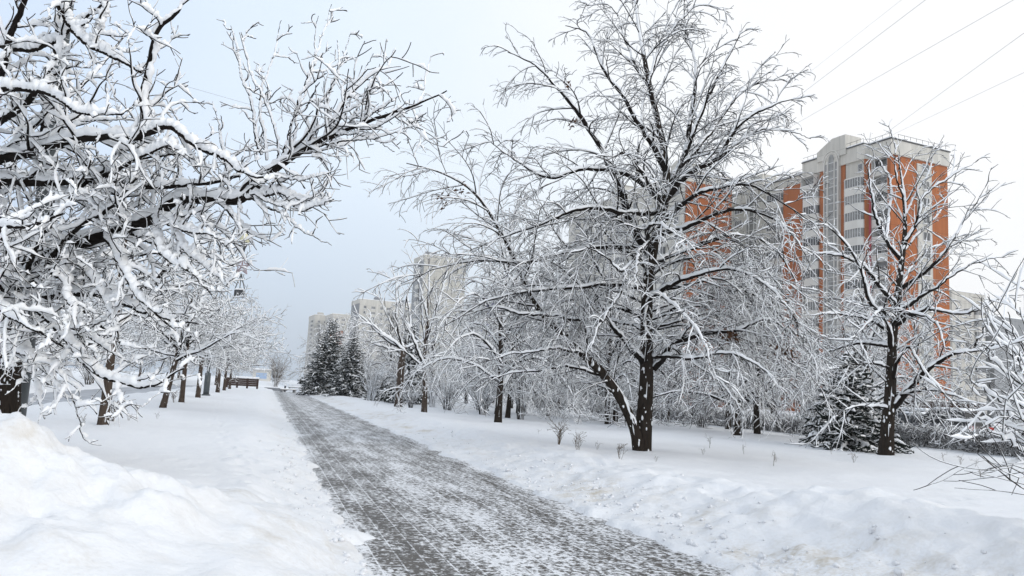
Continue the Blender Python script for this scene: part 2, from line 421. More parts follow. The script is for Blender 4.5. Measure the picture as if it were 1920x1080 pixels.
class MB:
    """Collects shapes into one mesh with several materials."""
    def __init__(s): s.v = []; s.f = []; s.m = []
    def add(s, V, F, mi=0):
        b = len(s.v); s.v += [tuple(map(float, p)) for p in V]; s.f += [tuple(b + i for i in f) for f in F]; s.m += [mi] * len(F)
    def box(s, x0, x1, y0, y1, z0, z1, mi=0):
        V = [(x0, y0, z0), (x1, y0, z0), (x1, y1, z0), (x0, y1, z0), (x0, y0, z1), (x1, y0, z1), (x1, y1, z1), (x0, y1, z1)]
        s.add(V, [(0, 3, 2, 1), (4, 5, 6, 7), (0, 1, 5, 4), (1, 2, 6, 5), (2, 3, 7, 6), (3, 0, 4, 7)], mi)
    def prism(s, poly, a0, a1, axis='z', mi=0):
        """poly: 2D points ccw; extruded between a0 and a1 along axis."""
        def p3(p, a):
            return {'z': (p[0], p[1], a), 'x': (a, p[0], p[1]), 'y': (p[0], a, p[1])}[axis]
        n = len(poly)
        V = [p3(p, a0) for p in poly] + [p3(p, a1) for p in poly]
        F = [tuple(range(n))[::-1], tuple(range(n, 2 * n))] + [(i, (i + 1) % n, n + (i + 1) % n, n + i) for i in range(n)]
        s.add(V, F, mi)
    def tube(s, P, R, k=8, mi=0, cap=True):
        P = np.asarray(P, float); R = np.broadcast_to(np.asarray(R, float), (len(P),))
        V, Q = tubes(P[None], R[None], k)
        F = [tuple(q) for q in Q]
        if cap:
            F += [tuple(range(k))[::-1], tuple(range((len(P) - 1) * k, len(P) * k))]
        s.add(V, F, mi)
    def sphere(s, c, r, mi=0, nu=14, nv=9, sq=(1, 1, 1)):
        V = [(c[0] + r * sq[0] * math.sin(math.pi * j / nv) * math.cos(2 * math.pi * i / nu), c[1] + r * sq[1] * math.sin(math.pi * j / nv) * math.sin(2 * math.pi * i / nu), c[2] + r * sq[2] * math.cos(math.pi * j / nv)) for j in range(nv + 1) for i in range(nu)]
        F = [(j * nu + i, (j + 1) * nu + i, (j + 1) * nu + (i + 1) % nu, j * nu + (i + 1) % nu) for j in range(nv) for i in range(nu)]
        s.add(V, F, mi)
    def mesh(s, name, mats, smooth=False):
        me = bpy.data.meshes.new(name); me.from_pydata(s.v, [], s.f)
        for m in (mats if isinstance(mats, (list, tuple)) else [mats]): me.materials.append(m)
        me.polygons.foreach_set("material_index", np.array(s.m, dtype=np.int32))
        if smooth: me.polygons.foreach_set("use_smooth", np.ones(len(s.f), dtype=bool))
        me.update(); return me
    def build(s, name, mats, parent=None, smooth=False, bevel=0):
        o = link(name, s.mesh(name, mats, smooth), parent)
        if bevel:
            b = o.modifiers.new("bevel", 'BEVEL'); b.width = bevel; b.segments = 2; b.limit_method = 'ANGLE'
        return o

# ------------------------------------------------------------------ branch curves, tubes and the snow that lies on them
def tangents(P):
    T = np.empty_like(P)
    T[:, 1:-1] = P[:, 2:] - P[:, :-2]; T[:, 0] = P[:, 1] - P[:, 0]; T[:, -1] = P[:, -1] - P[:, -2]
    return T / np.maximum(np.linalg.norm(T, axis=2, keepdims=True), 1e-9)
def quads(B, n, k):
    r = np.arange(n - 1)[:, None] * k; a = np.arange(k)[None]; b = (a + 1) % k
    q = np.stack([r + a, r + b, r + k + b, r + k + a], axis=2).reshape(-1, 4)
    return (q[None] + (np.arange(B) * n * k)[:, None, None]).reshape(-1, 4)
def tubes(P, R, k):
    B, n, _ = P.shape
    T = tangents(P)
    ref = np.where(np.abs(T[:, :1, 2:3]) > .9, np.array([[[1., 0, 0]]]), np.array([[[0, 0, 1.]]]))
    S = np.cross(T, np.broadcast_to(ref, T.shape)); S /= np.maximum(np.linalg.norm(S, axis=2, keepdims=True), 1e-6)
    N = np.cross(S, T)
    a = np.arange(k) * 2 * np.pi / k
    V = P[:, :, None] + R[:, :, None, None] * (np.cos(a)[None, None, :, None] * S[:, :, None] + np.sin(a)[None, None, :, None] * N[:, :, None])
    return V.reshape(-1, 3), quads(B, n, k)
def snow_tubes(P, R, T_, k, rng, gap=.15, wind=(.35, -.25, 0), rough=0.0, vert=.55, wide=.3, bare=0.0):
    """Caps of snow along the upper side of branches; thickness T_, lumpy, with gaps."""
    B, n, _ = P.shape
    T = tangents(P)
    U = np.array([0, 0, 1.]) + np.asarray(wind, float)
    U = U[None, None] - T * (T @ U)[..., None]
    m = np.linalg.norm(U, axis=2, keepdims=True); U = U / np.maximum(m, 1e-6)
    S = np.cross(T, U)
    def sm(x, it):
        for _ in range(it):
            x = np.pad(x, ((0, 0), (1, 1)), mode='edge'); x = .25 * x[:, :-2] + .5 * x[:, 1:-1] + .25 * x[:, 2:]
        return x
    l1 = sm(rng.random((B, n)), 1); l2 = sm(rng.random((B, n)), 3 if n > 10 else 1)
    flat = np.sqrt(np.clip(1 - T[:, :, 2] ** 2, 0, 1))
    hor = vert + (1 - vert) * flat ** 1.5
    lump = .30 + .75 * l1 + .75 * rng.random((B, n)) ** 1.5
    h = T_ * hor * lump
    g = sst(gap - .06, gap + .10, l2 - .38 + rng.random((B, 1)) * .76 * .5 - .0) if gap > 0 else 1.0
    thick = np.where(R > .06, sst(.25, .6, flat + (l2 - .5) * .7), 1.0)     # little clings to steep trunks
    h = h * g * thick
    h = np.minimum(h, T_ * 1.7)
    if bare:
        s_ = np.linspace(0, 1, n)[None]; cut = 1 - bare * (.4 + 1.2 * rng.random((B, 1)))
        h = h * (1 - sst(cut - .12, cut + .08, s_))
    h[:, -1] *= .25; h[:, 0] *= .6
    a = (np.arange(k) + .5) * 2 * np.pi / k
    ca, sa = np.cos(a)[None, None, :], np.sin(a)[None, None, :]
    hw = (.85 * np.minimum(R, .05) + np.maximum(R - .05, 0) * .75 + wide * h)[..., None]
    hh = (.5 * R + .5 * h)[..., None]
    off = (.42 * R + .5 * h)[..., None]
    if rough:
        j = 1 + rough * (rng.random((B, n, k)) - .5)
    else:
        j = 1.0
    V = P[:, :, None] + U[:, :, None] * (off + hh * sa * j)[..., None] + S[:, :, None] * (hw * ca * j)[..., None]
    return V.reshape(-1, 3), quads(B, n, k)

def bark_flecks(P, R, n, rng, size=.035):
    """Small lumps of snow stuck to a trunk, mostly on the weather side."""
    q = MB(); q.sphere((0, 0, 0), 1, nu=7, nv=4)
    bv, bf = np.array(q.v), np.array(q.f)
    out = []
    for _ in range(n):
        u = rng.random() ** .8 * (len(P) - 1.01); i = int(u); f = u - i
        c = P[i] * (1 - f) + P[i + 1] * f; r = R[i] * (1 - f) + R[i + 1] * f
        a = -2.2 + rng.normal(0, 1.1)
        d = np.array([math.cos(a), math.sin(a), 0])
        sz = size * (.35 + 1.2 * rng.random() ** 2) * min(1, r / .12)
        t = np.array([-d[1], d[0], 0])
        jit = 1 + .5 * (rng.random((len(bv), 1)) - .5)
        b = bv * jit
        v = c + d * (r * .97) + b[:, :1] * d * sz * .5 + b[:, 1:2] * t * sz * rng.uniform(.5, 1.0) + b[:, 2:] * np.array([0, 0, sz * rng.uniform(.8, 2.2)])
        out.append((v, bf))
    return out

def smooth_line(pts, n):
    """Catmull-Rom through pts, n points evenly spaced."""
    p = np.asarray(pts, float)
    if len(p) > 2:
        q = np.vstack([2 * p[0] - p[1], p, 2 * p[-1] - p[-2]])
        out = []
        for i in range(1, len(q) - 2):
            t = np.linspace(0, 1, 12, endpoint=False)[:, None]
            a, b, c, d = q[i - 1], q[i], q[i + 1], q[i + 2]
            out.append(.5 * (2 * b + (c - a) * t + (2 * a - 5 * b + 4 * c - d) * t ** 2 + (3 * b - a - 3 * c + d) * t ** 3))
        p = np.vstack(out + [p[-1:]])
    s = np.r_[0, np.cumsum(np.linalg.norm(np.diff(p, axis=0), axis=1))]
    u = np.linspace(0, s[-1], n)
    return np.stack([np.interp(u, s, p[:, i]) for i in range(3)], axis=1)

def spawn(P, R, rng, dens, t0=.15, t1=1.0, ang=(35, 65), lk=.45, fall=.5, lmin=.1, lmax=3.0, npts=8, trop=(0, 0, 0), wig=.12,
          rk=.6, rmin=.003, rmax=1.0, tip=.003, flat=0.0, upfirst=0.0, maxn=60, mult=1.0):
    """Child branches along parents. flat: 0 any direction round the parent, 1 only in the level plane."""
    global LAST_IDX
    B, n, _ = P.shape
    L = np.linalg.norm(np.diff(P, axis=1), axis=2).sum(1)
    cnt = np.clip(np.round(dens * mult * L * (t1 - t0) + rng.random(B) - .5), 0, maxn).astype(int)
    idx = np.repeat(np.arange(B), cnt); LAST_IDX = idx
    if len(idx) == 0: return np.zeros((0, npts, 3)), np.zeros((0, npts))
    j = np.arange(len(idx)) - np.repeat(np.cumsum(cnt) - cnt, cnt)
    t = t0 + (t1 - t0) * (j + rng.random(len(idx))) / cnt[idx]
    t = np.clip(t, 0, .985)
    u = t * (n - 1); i0 = np.floor(u).astype(int); f = (u - i0)[:, None]
    pos = P[idx, i0] * (1 - f) + P[idx, i0 + 1] * f
    T = P[idx, i0 + 1] - P[idx, i0]; T /= np.maximum(np.linalg.norm(T, axis=1, keepdims=True), 1e-9)
    rp = R[idx, i0] * (1 - f[:, 0]) + R[idx, i0 + 1] * f[:, 0]
    ref = np.where(np.abs(T[:, 2:3]) > .92, np.array([[1., 0, 0]]), np.array([[0, 0, 1.]]))
    S = np.cross(T, ref); S /= np.linalg.norm(S, axis=1, keepdims=True)
    N = np.cross(S, T)
    az = j * 2.39996 + rng.random(len(idx)) * 1.2 + np.repeat(rng.random(B) * 6.28, cnt)
    if flat:
        side = np.where((j % 2) == 0, 0.0, np.pi) + rng.normal(0, .35, len(idx))
        az = np.where(rng.random(len(idx)) < flat, side, az)
    a = np.radians(ang[0] + (ang[1] - ang[0]) * rng.random(len(idx)))[:, None]
    d = np.cos(a) * T + np.sin(a) * (np.cos(az)[:, None] * S + np.sin(az)[:, None] * N)
    d[:, 2] += upfirst; d /= np.linalg.norm(d, axis=1, keepdims=True)
    ln = np.clip(lk * L[idx] * (1 - fall * t) * (.6 + .7 * rng.random(len(idx))), lmin, lmax)
    step = (ln / (npts - 1))[:, None]
    Q = np.empty((len(idx), npts, 3)); Q[:, 0] = pos
    w = rng.normal(0, 1, (len(idx), 3)) * wig
    tr = np.asarray(trop, float)[None]
    for i in range(1, npts):
        Q[:, i] = Q[:, i - 1] + d * step
        w = .55 * w + rng.normal(0, 1, (len(idx), 3)) * wig
        d = d + tr * (2.0 * i / npts) * (6.0 / npts) + w; d /= np.linalg.norm(d, axis=1, keepdims=True)
    r0 = np.clip(np.minimum(rp * rk, rmax), rmin, None)
    s = np.linspace(0, 1, npts)[None]
    RR = r0[:, None] * (1 - s) + np.minimum(tip, r0)[:, None] * s
    return Q, RR

def wiggle(P, rng, amp):
    B, n, _ = P.shape
    w = np.cumsum(rng.normal(0, 1, (B, n, 3)), axis=1) * amp
    w -= w[:, :1]
    ramp = np.linspace(0, 1, n)[None, :, None]
    return P + (w - w[:, -1:] * ramp)

def above_ground(P, z=-99.): 
    P[..., 2] = np.maximum(P[..., 2], z); return P

def joinmesh(name, parts, m, smooth=True):
    V, Q, o = [], [], 0
    for v, q in parts:
        V.append(v); Q.append(q + o); o += len(v)
    return fast_mesh(name, np.vstack(V), np.vstack(Q), m, smooth)

def tree_meshes(limbs, n_trunk, levels, T, seed, n0=26, kk=(10, 7, 5, 3), snow_k=6, gap=.1, rough=.25, wind=(.35, -.25, 0), wig0=.02,
                bark='bark', vert=.55, wide=.3, bare=.22, mult=None, smul=None, flecks=60, base_flare=1.25, floor=None):
    """limbs: [(points, r0, r1)] in metres from the tree's foot; the first n_trunk are trunk. T: snow thickness for each level."""
    rng = np.random.default_rng(seed)
    P0 = np.stack([smooth_line(p, n0) for p, _, _ in limbs])
    ln = np.linalg.norm(np.diff(P0, axis=1), axis=2).sum(1)
    P0 = np.concatenate([P0[:n_trunk], wiggle(P0[n_trunk:], rng, wig0)]) if len(limbs) > n_trunk else P0
    s = np.linspace(0, 1, n0)
    R0 = np.stack([r0 + (r1 - r0) * s for _, r0, r1 in limbs])
    R0[0] *= 1 + (base_flare - 1) * np.exp(-s * 14)
    lev = [(P0, R0)]
    sms = [np.ones(len(P0)) if smul is None else np.asarray(smul, float)]
    for i, L in enumerate(levels):
        L = dict(L)
        src = L.pop('src', [i])
        new, newsm = [], []
        for q in src:
            Pq, Rq = lev[q]
            if q == 0 and L.get('skip_trunk', 0):
                Pq, Rq = Pq[L['skip_trunk']:], Rq[L['skip_trunk']:]
            LL = {a: b for a, b in L.items() if a != 'skip_trunk'}
            if q == 0 and mult is not None: LL['mult'] = np.asarray(mult, float)[-len(Pq):]
            new.append(spawn(Pq, Rq, rng, **LL)); newsm.append(sms[q][-len(Pq):][LAST_IDX])
        P_, R_ = np.concatenate([a for a, _ in new]), np.concatenate([b for _, b in new])
        if floor is not None:
            P_[..., 2] = np.maximum(P_[..., 2], floor + rng.random(P_.shape[:1])[:, None] * .25)
        lev.append((P_, R_)); sms.append(np.concatenate(newsm))
    trunk = [tubes(P0[:n_trunk], R0[:n_trunk], kk[0])]
    crown = ([tubes(P0[n_trunk:], R0[n_trunk:], kk[1])] if len(limbs) > n_trunk else []) + [tubes(p, r, kk[min(i + 2, 3)]) for i, (p, r) in enumerate(lev[1:]) if len(p)]
    snow = []
    for i, (p, r) in enumerate(lev):
        if T[i] <= 0 or not len(p): continue
        snow.append(snow_tubes(p, r, T[i] * sms[i][:, None], snow_k if i < 2 else max(4, snow_k - 2), rng, gap=gap[i] if isinstance(gap, tuple) else gap, wind=wind, rough=rough, vert=vert, wide=wide, bare=bare if i else .5 * bare))
    for i in range(n_trunk):
        if flecks: snow += bark_flecks(P0[i], R0[i], flecks, rng)
    return (joinmesh('trunk', trunk, M[bark]), joinmesh('crown', crown, M['twig']), joinmesh('snow_cover', snow, M['snow']) if snow else None)

def tree_object(name, label, cat, base, meshes, group=None, rz=0.0):
    e = empty(name, base, rz, label, cat, group)
    link('trunk', meshes[0], e)
    c = link('crown', meshes[1], e)
    if meshes[2] is not None: link('snow_cover', meshes[2], c)
    return e

def px_limb(pts, base, r0, r1):
    return (np.array([at(*p) for p in pts]) - np.array(base), r0, r1)

# ================================================================== GROUND
def build_ground():
    ys = [-6.0]
    while ys[-1] < 1.5: ys.append(ys[-1] + .15)
    while ys[-1] < 950: ys.append(ys[-1] + max(.035, min(.0075 * ys[-1], 999)) if ys[-1] < 60 else ys[-1] * 1.03)
    ys = np.array(ys)
    ks = [0.0]
    k = 0.0
    while k < 950:
        k += .05 if k < 12 else .05 + (k - 12) * .035
        ks.append(k)
    left = [0.0]; k = 0.0
    while k < 950:
        k += .045 if k < 7 else .045 + (k - 7) * .03
        left.append(k)
    ks = np.array([-q for q in left[:0:-1]] + ks)
    K, Y = np.meshgrid(ks, ys)
    X = K + PATH_M * Y
    Z = height(X, Y)
    # footprints: a few people have stepped off the path
    rf = np.random.default_rng(33)
    def tread(x, y, ang, depth):
        m = (np.abs(X - x) < .5) & (np.abs(Y - y) < .5)
        if not m.any(): return
        dx, dy = X[m] - x, Y[m] - y
        u = dx * math.cos(ang) + dy * math.sin(ang); v = -dx * math.sin(ang) + dy * math.cos(ang)
        q = (u / .17) ** 2 + (v / .085) ** 2
        Z[m] += -depth * np.exp(-q ** 2) + depth * .35 * np.exp(-((np.sqrt(q) - 1.45) / .35) ** 2)
    def trail(k0, y0, k1, y1, depth):
        x0, x1 = xk(k0, y0), xk(k1, y1); L = math.hypot(x1 - x0, y1 - y0); a = math.atan2(y1 - y0, x1 - x0)
        for i in range(int(L / .62)):
            t = (i + rf.uniform(-.15, .15)) * .62 / L; s_ = .11 * (1 if i % 2 else -1)
            tread(x0 + (x1 - x0) * t - math.sin(a) * s_ + rf.normal(0, .03), y0 + (y1 - y0) * t + math.cos(a) * s_ + rf.normal(0, .03), a + rf.normal(0, .15), depth * rf.uniform(.6, 1.1))
    trail(.5, 8.0, -1.2, 21, .05); trail(-1.2, 21, -2.6, 46, .05); trail(.4, 15, -1.6, 12, .045)
    trail(5.6, 14.5, 9.2, 21, .06); trail(9.2, 21, 16, 33, .05); trail(8.6, 11.5, 14, 15.5, .05)
    # the far land lies flat
    V = np.stack([X, Y, Z], axis=2).reshape(-1, 3)
    nr, nc = K.shape
    i = np.arange(nr - 1)[:, None] * nc + np.arange(nc - 1)[None]
    Q = np.stack([i, i + 1, i + nc + 1, i + nc], axis=2).reshape(-1, 4)
    me = fast_mesh('snow_ground', V, Q, M['ground'])
    dirt = (np.exp(-((K - 5.6) / .75) ** 2) * .8 + .07 * np.exp(-((K - 7.6) / 1.3) ** 2) + .30 * np.exp(-((K - .75) / .45) ** 2)) * (.35 + .9 * sst(.42, .66, fbm(X * .6, Y * .6, 77, 3)))
    dirt += .10 * sst(.55, .8, fbm(X * .35, Y * .35, 79, 3)) + .35 * sst(30.2, 31.5, K) * (1 - sst(44.5, 45.5, K))
    a = me.attributes.new("dirt", 'FLOAT', 'POINT'); a.data.foreach_set("value", np.ascontiguousarray(dirt.ravel(), dtype=np.float32))
    tag(link('ground', me), 'bumpy snow ground on both sides of the path', None, None, 'structure')

    def strip(name, k0, k1, y0, y1, z, m, label, nk=24, step=.5):
        yy = np.arange(y0, y1, step); kk_ = np.linspace(k0, k1, nk)
        K, Y = np.meshgrid(kk_, yy); X = K + PATH_M * Y
        Zs = z + 0 * X
        V = np.stack([X, Y, Zs], axis=2).reshape(-1, 3); nr, nc = K.shape
        i = np.arange(nr - 1)[:, None] * nc + np.arange(nc - 1)[None]
        Q = np.stack([i, i + 1, i + nc + 1, i + nc], axis=2).reshape(-1, 4)
        me = fast_mesh(name, V, Q, m)
        uv = me.uv_layers.new(name="UVMap")
        along = (-.2864 * X + .9581 * Y).ravel(); across = (.9581 * K).ravel()
        idx = Q.ravel()
        uv.data.foreach_set("uv", np.ascontiguousarray(np.stack([along[idx], across[idx]], axis=1).ravel(), dtype=np.float32))
        tag(link(name, me), label, None, None, 'structure')
    strip('path', .2, 5.9, -5, 113, 0.0, M['path'], 'paved path of grey block pavers half covered with trodden snow')
    strip('side_path', -13.2, -7.9, 2, 110, .18, M['slush'], 'grey slushy path beyond the tree row')
    strip('street', 30.6, 45.3, 2, 260, .2, M['slush'], 'slushy street beyond the hedge')
build_ground()

def build_heap():
    cx, cy = -4.05, 6.1
    n = 230
    r = np.linspace(0, 1, 110) ** .9 * 4.2
    th = np.linspace(0, 2 * np.pi, n, endpoint=False)
    Rr, Th = np.meshgrid(r, th, indexing='ij')
    X = cx + Rr * np.cos(Th) * 1.0; Y = cy + Rr * np.sin(Th) * 1.15
    g0 = height(X, Y, True)
    d = Rr + (fbm(X * 1.1, Y * 1.1, 91, 3) - .5) * .9
    prof = .84 * np.exp(-(np.maximum(d - .2, 0) / 1.30) ** 1.7)
    prof += .10 * np.exp(-((X + 3.7) ** 2 + (Y - 6.2) ** 2) / .25)
    n2 = fbm(X * 1.5, Y * 1.5, 92, 4) - .5; n3 = fbm(X * 6, Y * 6, 93, 3) - .5
    billow = np.abs(fbm(X * 2.0, Y * 2.0, 94, 3) - .5)
    w = sst(.05, .45, prof)
    k = kof(X, Y)
    Z = np.maximum(g0, .33) * 0 + g0 + prof + w * (.22 * n2 + .085 * n3 - .16 * billow - .10 * np.abs(fbm(X * 5.2, Y * 5.2, 97, 3) - .5) + .05 * (fbm(X * 13, Y * 13, 98, 2) - .5) + .03)
    Z = np.where(prof < .02, g0 - .05, Z)
    Z = np.where(k > .75, np.minimum(Z, g0 - .02), Z)
    V = np.stack([X, Y, Z], axis=2).reshape(-1, 3)
    nr = len(r)
    i = np.arange(nr - 1)[:, None] * n; a = np.arange(n)[None]; b = (a + 1) % n
    Q = np.stack([i + a, i + n + a, i + n + b, i + b], axis=2).reshape(-1, 4)
    me = fast_mesh('snow_heap', V, Q, M['ground'])
    at_ = me.attributes.new("dirt", 'FLOAT', 'POINT'); at_.data.foreach_set("value", np.ascontiguousarray((.16 + .30 * sst(.45, .7, fbm(X * .9, Y * .9, 95, 3))).ravel(), dtype=np.float32))
    tag(link('snow_heap', me), 'big rounded heap of shovelled snow beside the near lamp post', 'snow heap')
build_heap()

def build_crumbs():
    rng = np.random.default_rng(5)
    parts = []
    base = MB(); base.sphere((0, 0, 0), 1, nu=8, nv=5)
    bv, bf = np.array(base.v), np.array(base.f)
    for i in range(900):
        y = 4 + 26 * rng.random() ** 1.6
        side = rng.random()
        k = .95 - abs(rng.normal(0, .25)) + .12 if side < .4 else 4.85 + abs(rng.normal(0, .8))
        x = xk(k, y); s = .006 + .032 * rng.random() ** 4
        z = float(height(np.array([x]), np.array([y]))[0]); z = max(z, 0)
        jit = 1 + .5 * (rng.random(len(bv)) - .5)
        v = bv * jit[:, None] * s * np.array([1, 1 + .5 * rng.random(), .7]) + np.array([x, y, z + s * .25])
        parts.append((v, bf))
    for i in range(420):
        y = 5 + 14 * rng.random() ** 1.4; k = 5.0 + abs(rng.normal(0, .75)) if rng.random() < .72 else .75 - abs(rng.normal(0, .3))
        x = xk(k, y); s = .010 + .036 * rng.random() ** 2.5
        z = float(height(np.array([x]), np.array([y]))[0])
        jit = 1 + .9 * (rng.random(len(bv)) - .5)
        parts.append((bv * jit[:, None] * s * np.array([1, 1 + .7 * rng.random(), .75]) + np.array([x, y, z + s * .2]), bf))
    tag(link('snow_crumbs', joinmesh('snow_crumbs', parts, M['old_snow'])), 'crumbs of snow scattered along the path edges', None, None, 'stuff')
build_crumbs()

# ================================================================== TREES
def ground_pt(x, y): return (x, y, gz(x, y) - .03)
def kpt(k, y): return ground_pt(xk(k, y), y)

# ---- the big snow-laden tree at the near end of the row
def near_tree():
    Y0 = 12.0
    b = at(6, 830, Y0); base = (b[0], b[1], gz(b[0], b[1]) - .03)
    A = [
        ([(4, 880, 12), (8, 760, 12), (14, 680, 12), (24, 600, 12), (42, 540, 12)], .235, .17),
        # the long limb that reaches over the path
        ([(30, 575, 12), (60, 520, 11.9), (110, 470, 11.7), (200, 440, 11.4), (290, 405, 11.1), (330, 372, 11.0), (400, 370, 10.8), (450, 372, 10.6), (510, 322, 10.4), (590, 272, 10.2), (660, 240, 10.1), (740, 212, 10.0), (838, 170, 9.9)], .15, .008),
        ([(40, 545, 12), (20, 460, 12), (-15, 380, 11.8), (-40, 320, 11.5)], .17, .11),
        ([(-60, 345, 11.4), (0, 300, 11.0), (60, 286, 10.8), (130, 264, 10.6), (200, 258, 10.4), (270, 252, 10.3), (272, 180, 10.2), (285, 110, 10.1), (300, 55, 10.0), (335, 20, 9.9), (352, -30, 9.9)], .10, .018),
        ([(262, 253, 10.3), (320, 236, 10.2), (370, 272, 10.1), (415, 292, 10.0), (450, 320, 9.9), (520, 335, 9.8)], .055, .012),
        ([(-60, 350, 11.6), (0, 338, 11.3), (100, 336, 11.1), (190, 336, 11.0), (300, 352, 10.8), (380, 345, 10.7), (450, 330, 10.6)], .095, .02),
        ([(75, 300, 10.8), (82, 210, 10.7), (103, 100, 10.6), (118, 20, 10.5), (125, -40, 10.4)], .06, .03),
        ([(40, 560, 11.9), (100, 553, 11.5), (150, 548, 11.2), (197, 556, 11.0), (240, 575, 10.8), (300, 600, 10.6), (372, 607, 10.4)], .07, .012),
        ([(45, 560, 12), (90, 600, 11.4), (130, 640, 11.0), (170, 690, 10.7), (250, 722, 10.4), (300, 716, 10.2), (345, 690, 10.1)], .06, .012),
        ([(25, 600, 12), (40, 640, 11.5), (62, 690, 11.2), (72, 740, 11.0), (84, 785, 10.9)], .045, .010),
        ([(50, 545, 11.9), (120, 455, 11.3), (160, 420, 11.0), (220, 380, 10.7), (260, 330, 10.5)], .06, .015),
        ([(-50, 260, 10.6), (40, 200, 10.3), (80, 150, 10.1), (125, 35, 10.0), (120, -30, 9.9)], .07, .02),
        ([(100, -20, 9.7), (130, 35, 9.8), (170, 78, 9.8), (225, 110, 9.8), (268, 138, 9.9)], .05, .02),
        ([(-40, 180, 9.8), (20, 165, 9.7), (90, 175, 9.7), (150, 205, 9.7), (220, 212, 9.8), (262, 190, 9.9)], .05, .012),
        ([(-40, 60, 10.3), (40, 95, 10.2), (100, 80, 10.1), (160, 35, 10.0), (215, -10, 9.9)], .05, .012),
        ([(170, 78, 9.8), (190, 30, 9.8), (215, -30, 9.8)], .04, .02),
        # upright shoots near the end of the long limb
        ([(490, 290, 10.4), (470, 205, 10.3), (452, 130, 10.3), (433, 48, 10.3)], .020, .004),
        ([(500, 300, 10.4), (487, 200, 10.5), (512, 110, 10.5), (528, 38, 10.5)], .020, .004),
        ([(520, 318, 10.4), (548, 225, 10.3), (585, 120, 10.2), (622, 8, 10.2)], .022, .004),
        ([(545, 300, 10.3), (560, 210, 10.4), (590, 110, 10.4), (597, 30, 10.4)], .020, .004),
        ([(580, 275, 10.2), (600, 200, 10.1), (635, 130, 10.0), (632, 75, 10.0)], .018, .004),
        ([(600, 270, 10.2), (660, 190, 10.2), (700, 100, 10.2)], .016, .004),
        ([(640, 245, 10.1), (700, 210, 9.9), (770, 170, 9.8)], .015, .004),
        ([(560, 285, 10.3), (640, 268, 10.1), (710, 258, 10.0), (800, 225, 9.9)], .018, .004),
        ([(450, 372, 10.6), (520, 365, 10.3), (560, 395, 10.2), (600, 382, 10.1), (640, 376, 10.1)], .03, .004),
        ([(470, 372, 10.5), (530, 400, 10.3), (560, 430, 10.2), (622, 460, 10.1)], .022, .004),
        ([(450, 372, 10.6), (455, 410, 10.5), (448, 445, 10.5)], .016, .004),
        ([(410, 372, 10.7), (420, 330, 10.7), (410, 260, 10.7), (404, 205, 10.7)], .022, .005),
        ([(400, 372, 10.8), (435, 400, 10.5), (450, 440, 10.3)], .022, .005),
        ([(330, 372, 11), (340, 450, 10.6), (390, 500, 10.4), (430, 540, 10.3)], .035, .006),
        ([(290, 405, 11.1), (300, 470, 10.5), (360, 520, 10.2), (400, 560, 10.1)], .045, .008),
        ([(200, 440, 11.4), (230, 500, 10.6), (260, 560, 10.3), (330, 620, 10.1)], .055, .01),
        ([(130, 465, 11.6), (120, 520, 10.8), (140, 600, 10.4), (160, 650, 10.2)], .05, .01),
        # limbs running away behind and towards the camera
        ([(42, 540, 12), (120, 500, 12.8), (230, 480, 13.8), (340, 470, 14.5)], .10, .015),
        ([(20, 460, 12), (80, 400, 12.8), (180, 350, 13.6), (290, 300, 14.2)], .09, .012),
        ([(-15, 380, 11.8), (60, 240, 12.6), (160, 150, 13.2), (240, 60, 13.6)], .09, .012),
        ([(20, 460, 12), (-30, 300, 11.0), (10, 120, 10.2), (60, -40, 9.6)], .09, .03),
        ([(30, 575, 12), (-40, 480, 10.6), (-20, 430, 9.6), (60, 420, 9.0), (120, 400, 8.7)], .08, .012),
        ([(30, 590, 12), (-30, 560, 10.8), (0, 590, 10.0), (60, 620, 9.6), (120, 650, 9.4)], .06, .012),
        ([(0, 640, 12), (40, 660, 11.2), (110, 700, 10.6), (140, 760, 10.3), (152, 800, 10.2)], .03, .006),
    ]
    A += [
        ([(60, 520, 11.9), (150, 520, 12.6), (240, 560, 13.2), (330, 610, 13.6)], .06, .008),
        ([(42, 545, 12), (110, 600, 12.8), (190, 650, 13.4), (260, 690, 13.8)], .05, .008),
        ([(110, 470, 11.7), (170, 520, 11.0), (210, 600, 10.6), (230, 660, 10.4)], .05, .008),
        ([(230, 430, 11.3), (300, 460, 12.0), (380, 480, 12.5), (440, 500, 12.8)], .045, .008),
        ([(290, 405, 11.1), (350, 430, 10.4), (400, 440, 10.0), (430, 470, 9.8)], .04, .006),
        ([(20, 560, 12), (60, 470, 11.0), (120, 380, 10.3), (170, 300, 9.9)], .06, .010),
        ([(42, 500, 12), (120, 380, 11.2), (220, 310, 10.8), (330, 290, 10.5)], .06, .010),
        ([(200, 440, 11.4), (270, 370, 11.8), (350, 290, 12.0), (400, 250, 12.1)], .04, .008),
        ([(0, 300, 11.0), (70, 230, 11.6), (150, 230, 12.0), (250, 220, 12.2)], .05, .008),
        ([(190, 336, 11.0), (240, 300, 10.4), (310, 275, 10.1), (365, 300, 10.0)], .04, .008),
        # more upright shoots near the tip
        ([(520, 318, 10.4), (505, 230, 10.2), (470, 140, 10.1), (452, 60, 10.1)], .014, .004),
        ([(610, 262, 10.2), (615, 190, 10.3), (645, 110, 10.3), (658, 60, 10.3)], .014, .004),
        ([(650, 243, 10.1), (690, 170, 10.0), (712, 120, 10.0)], .013, .004),
        ([(560, 290, 10.3), (600, 235, 10.0), (660, 200, 9.9), (720, 160, 9.8)], .014, .004),
        ([(630, 252, 10.1), (690, 262, 10.0), (740, 285, 9.9)], .012, .004),
        ([(520, 330, 10.3), (580, 335, 10.0), (640, 318, 9.9)], .014, .004),
        ([(470, 365, 10.5), (540, 385, 10.2), (600, 355, 10.1), (640, 300, 10.0)], .016, .004),
    ]
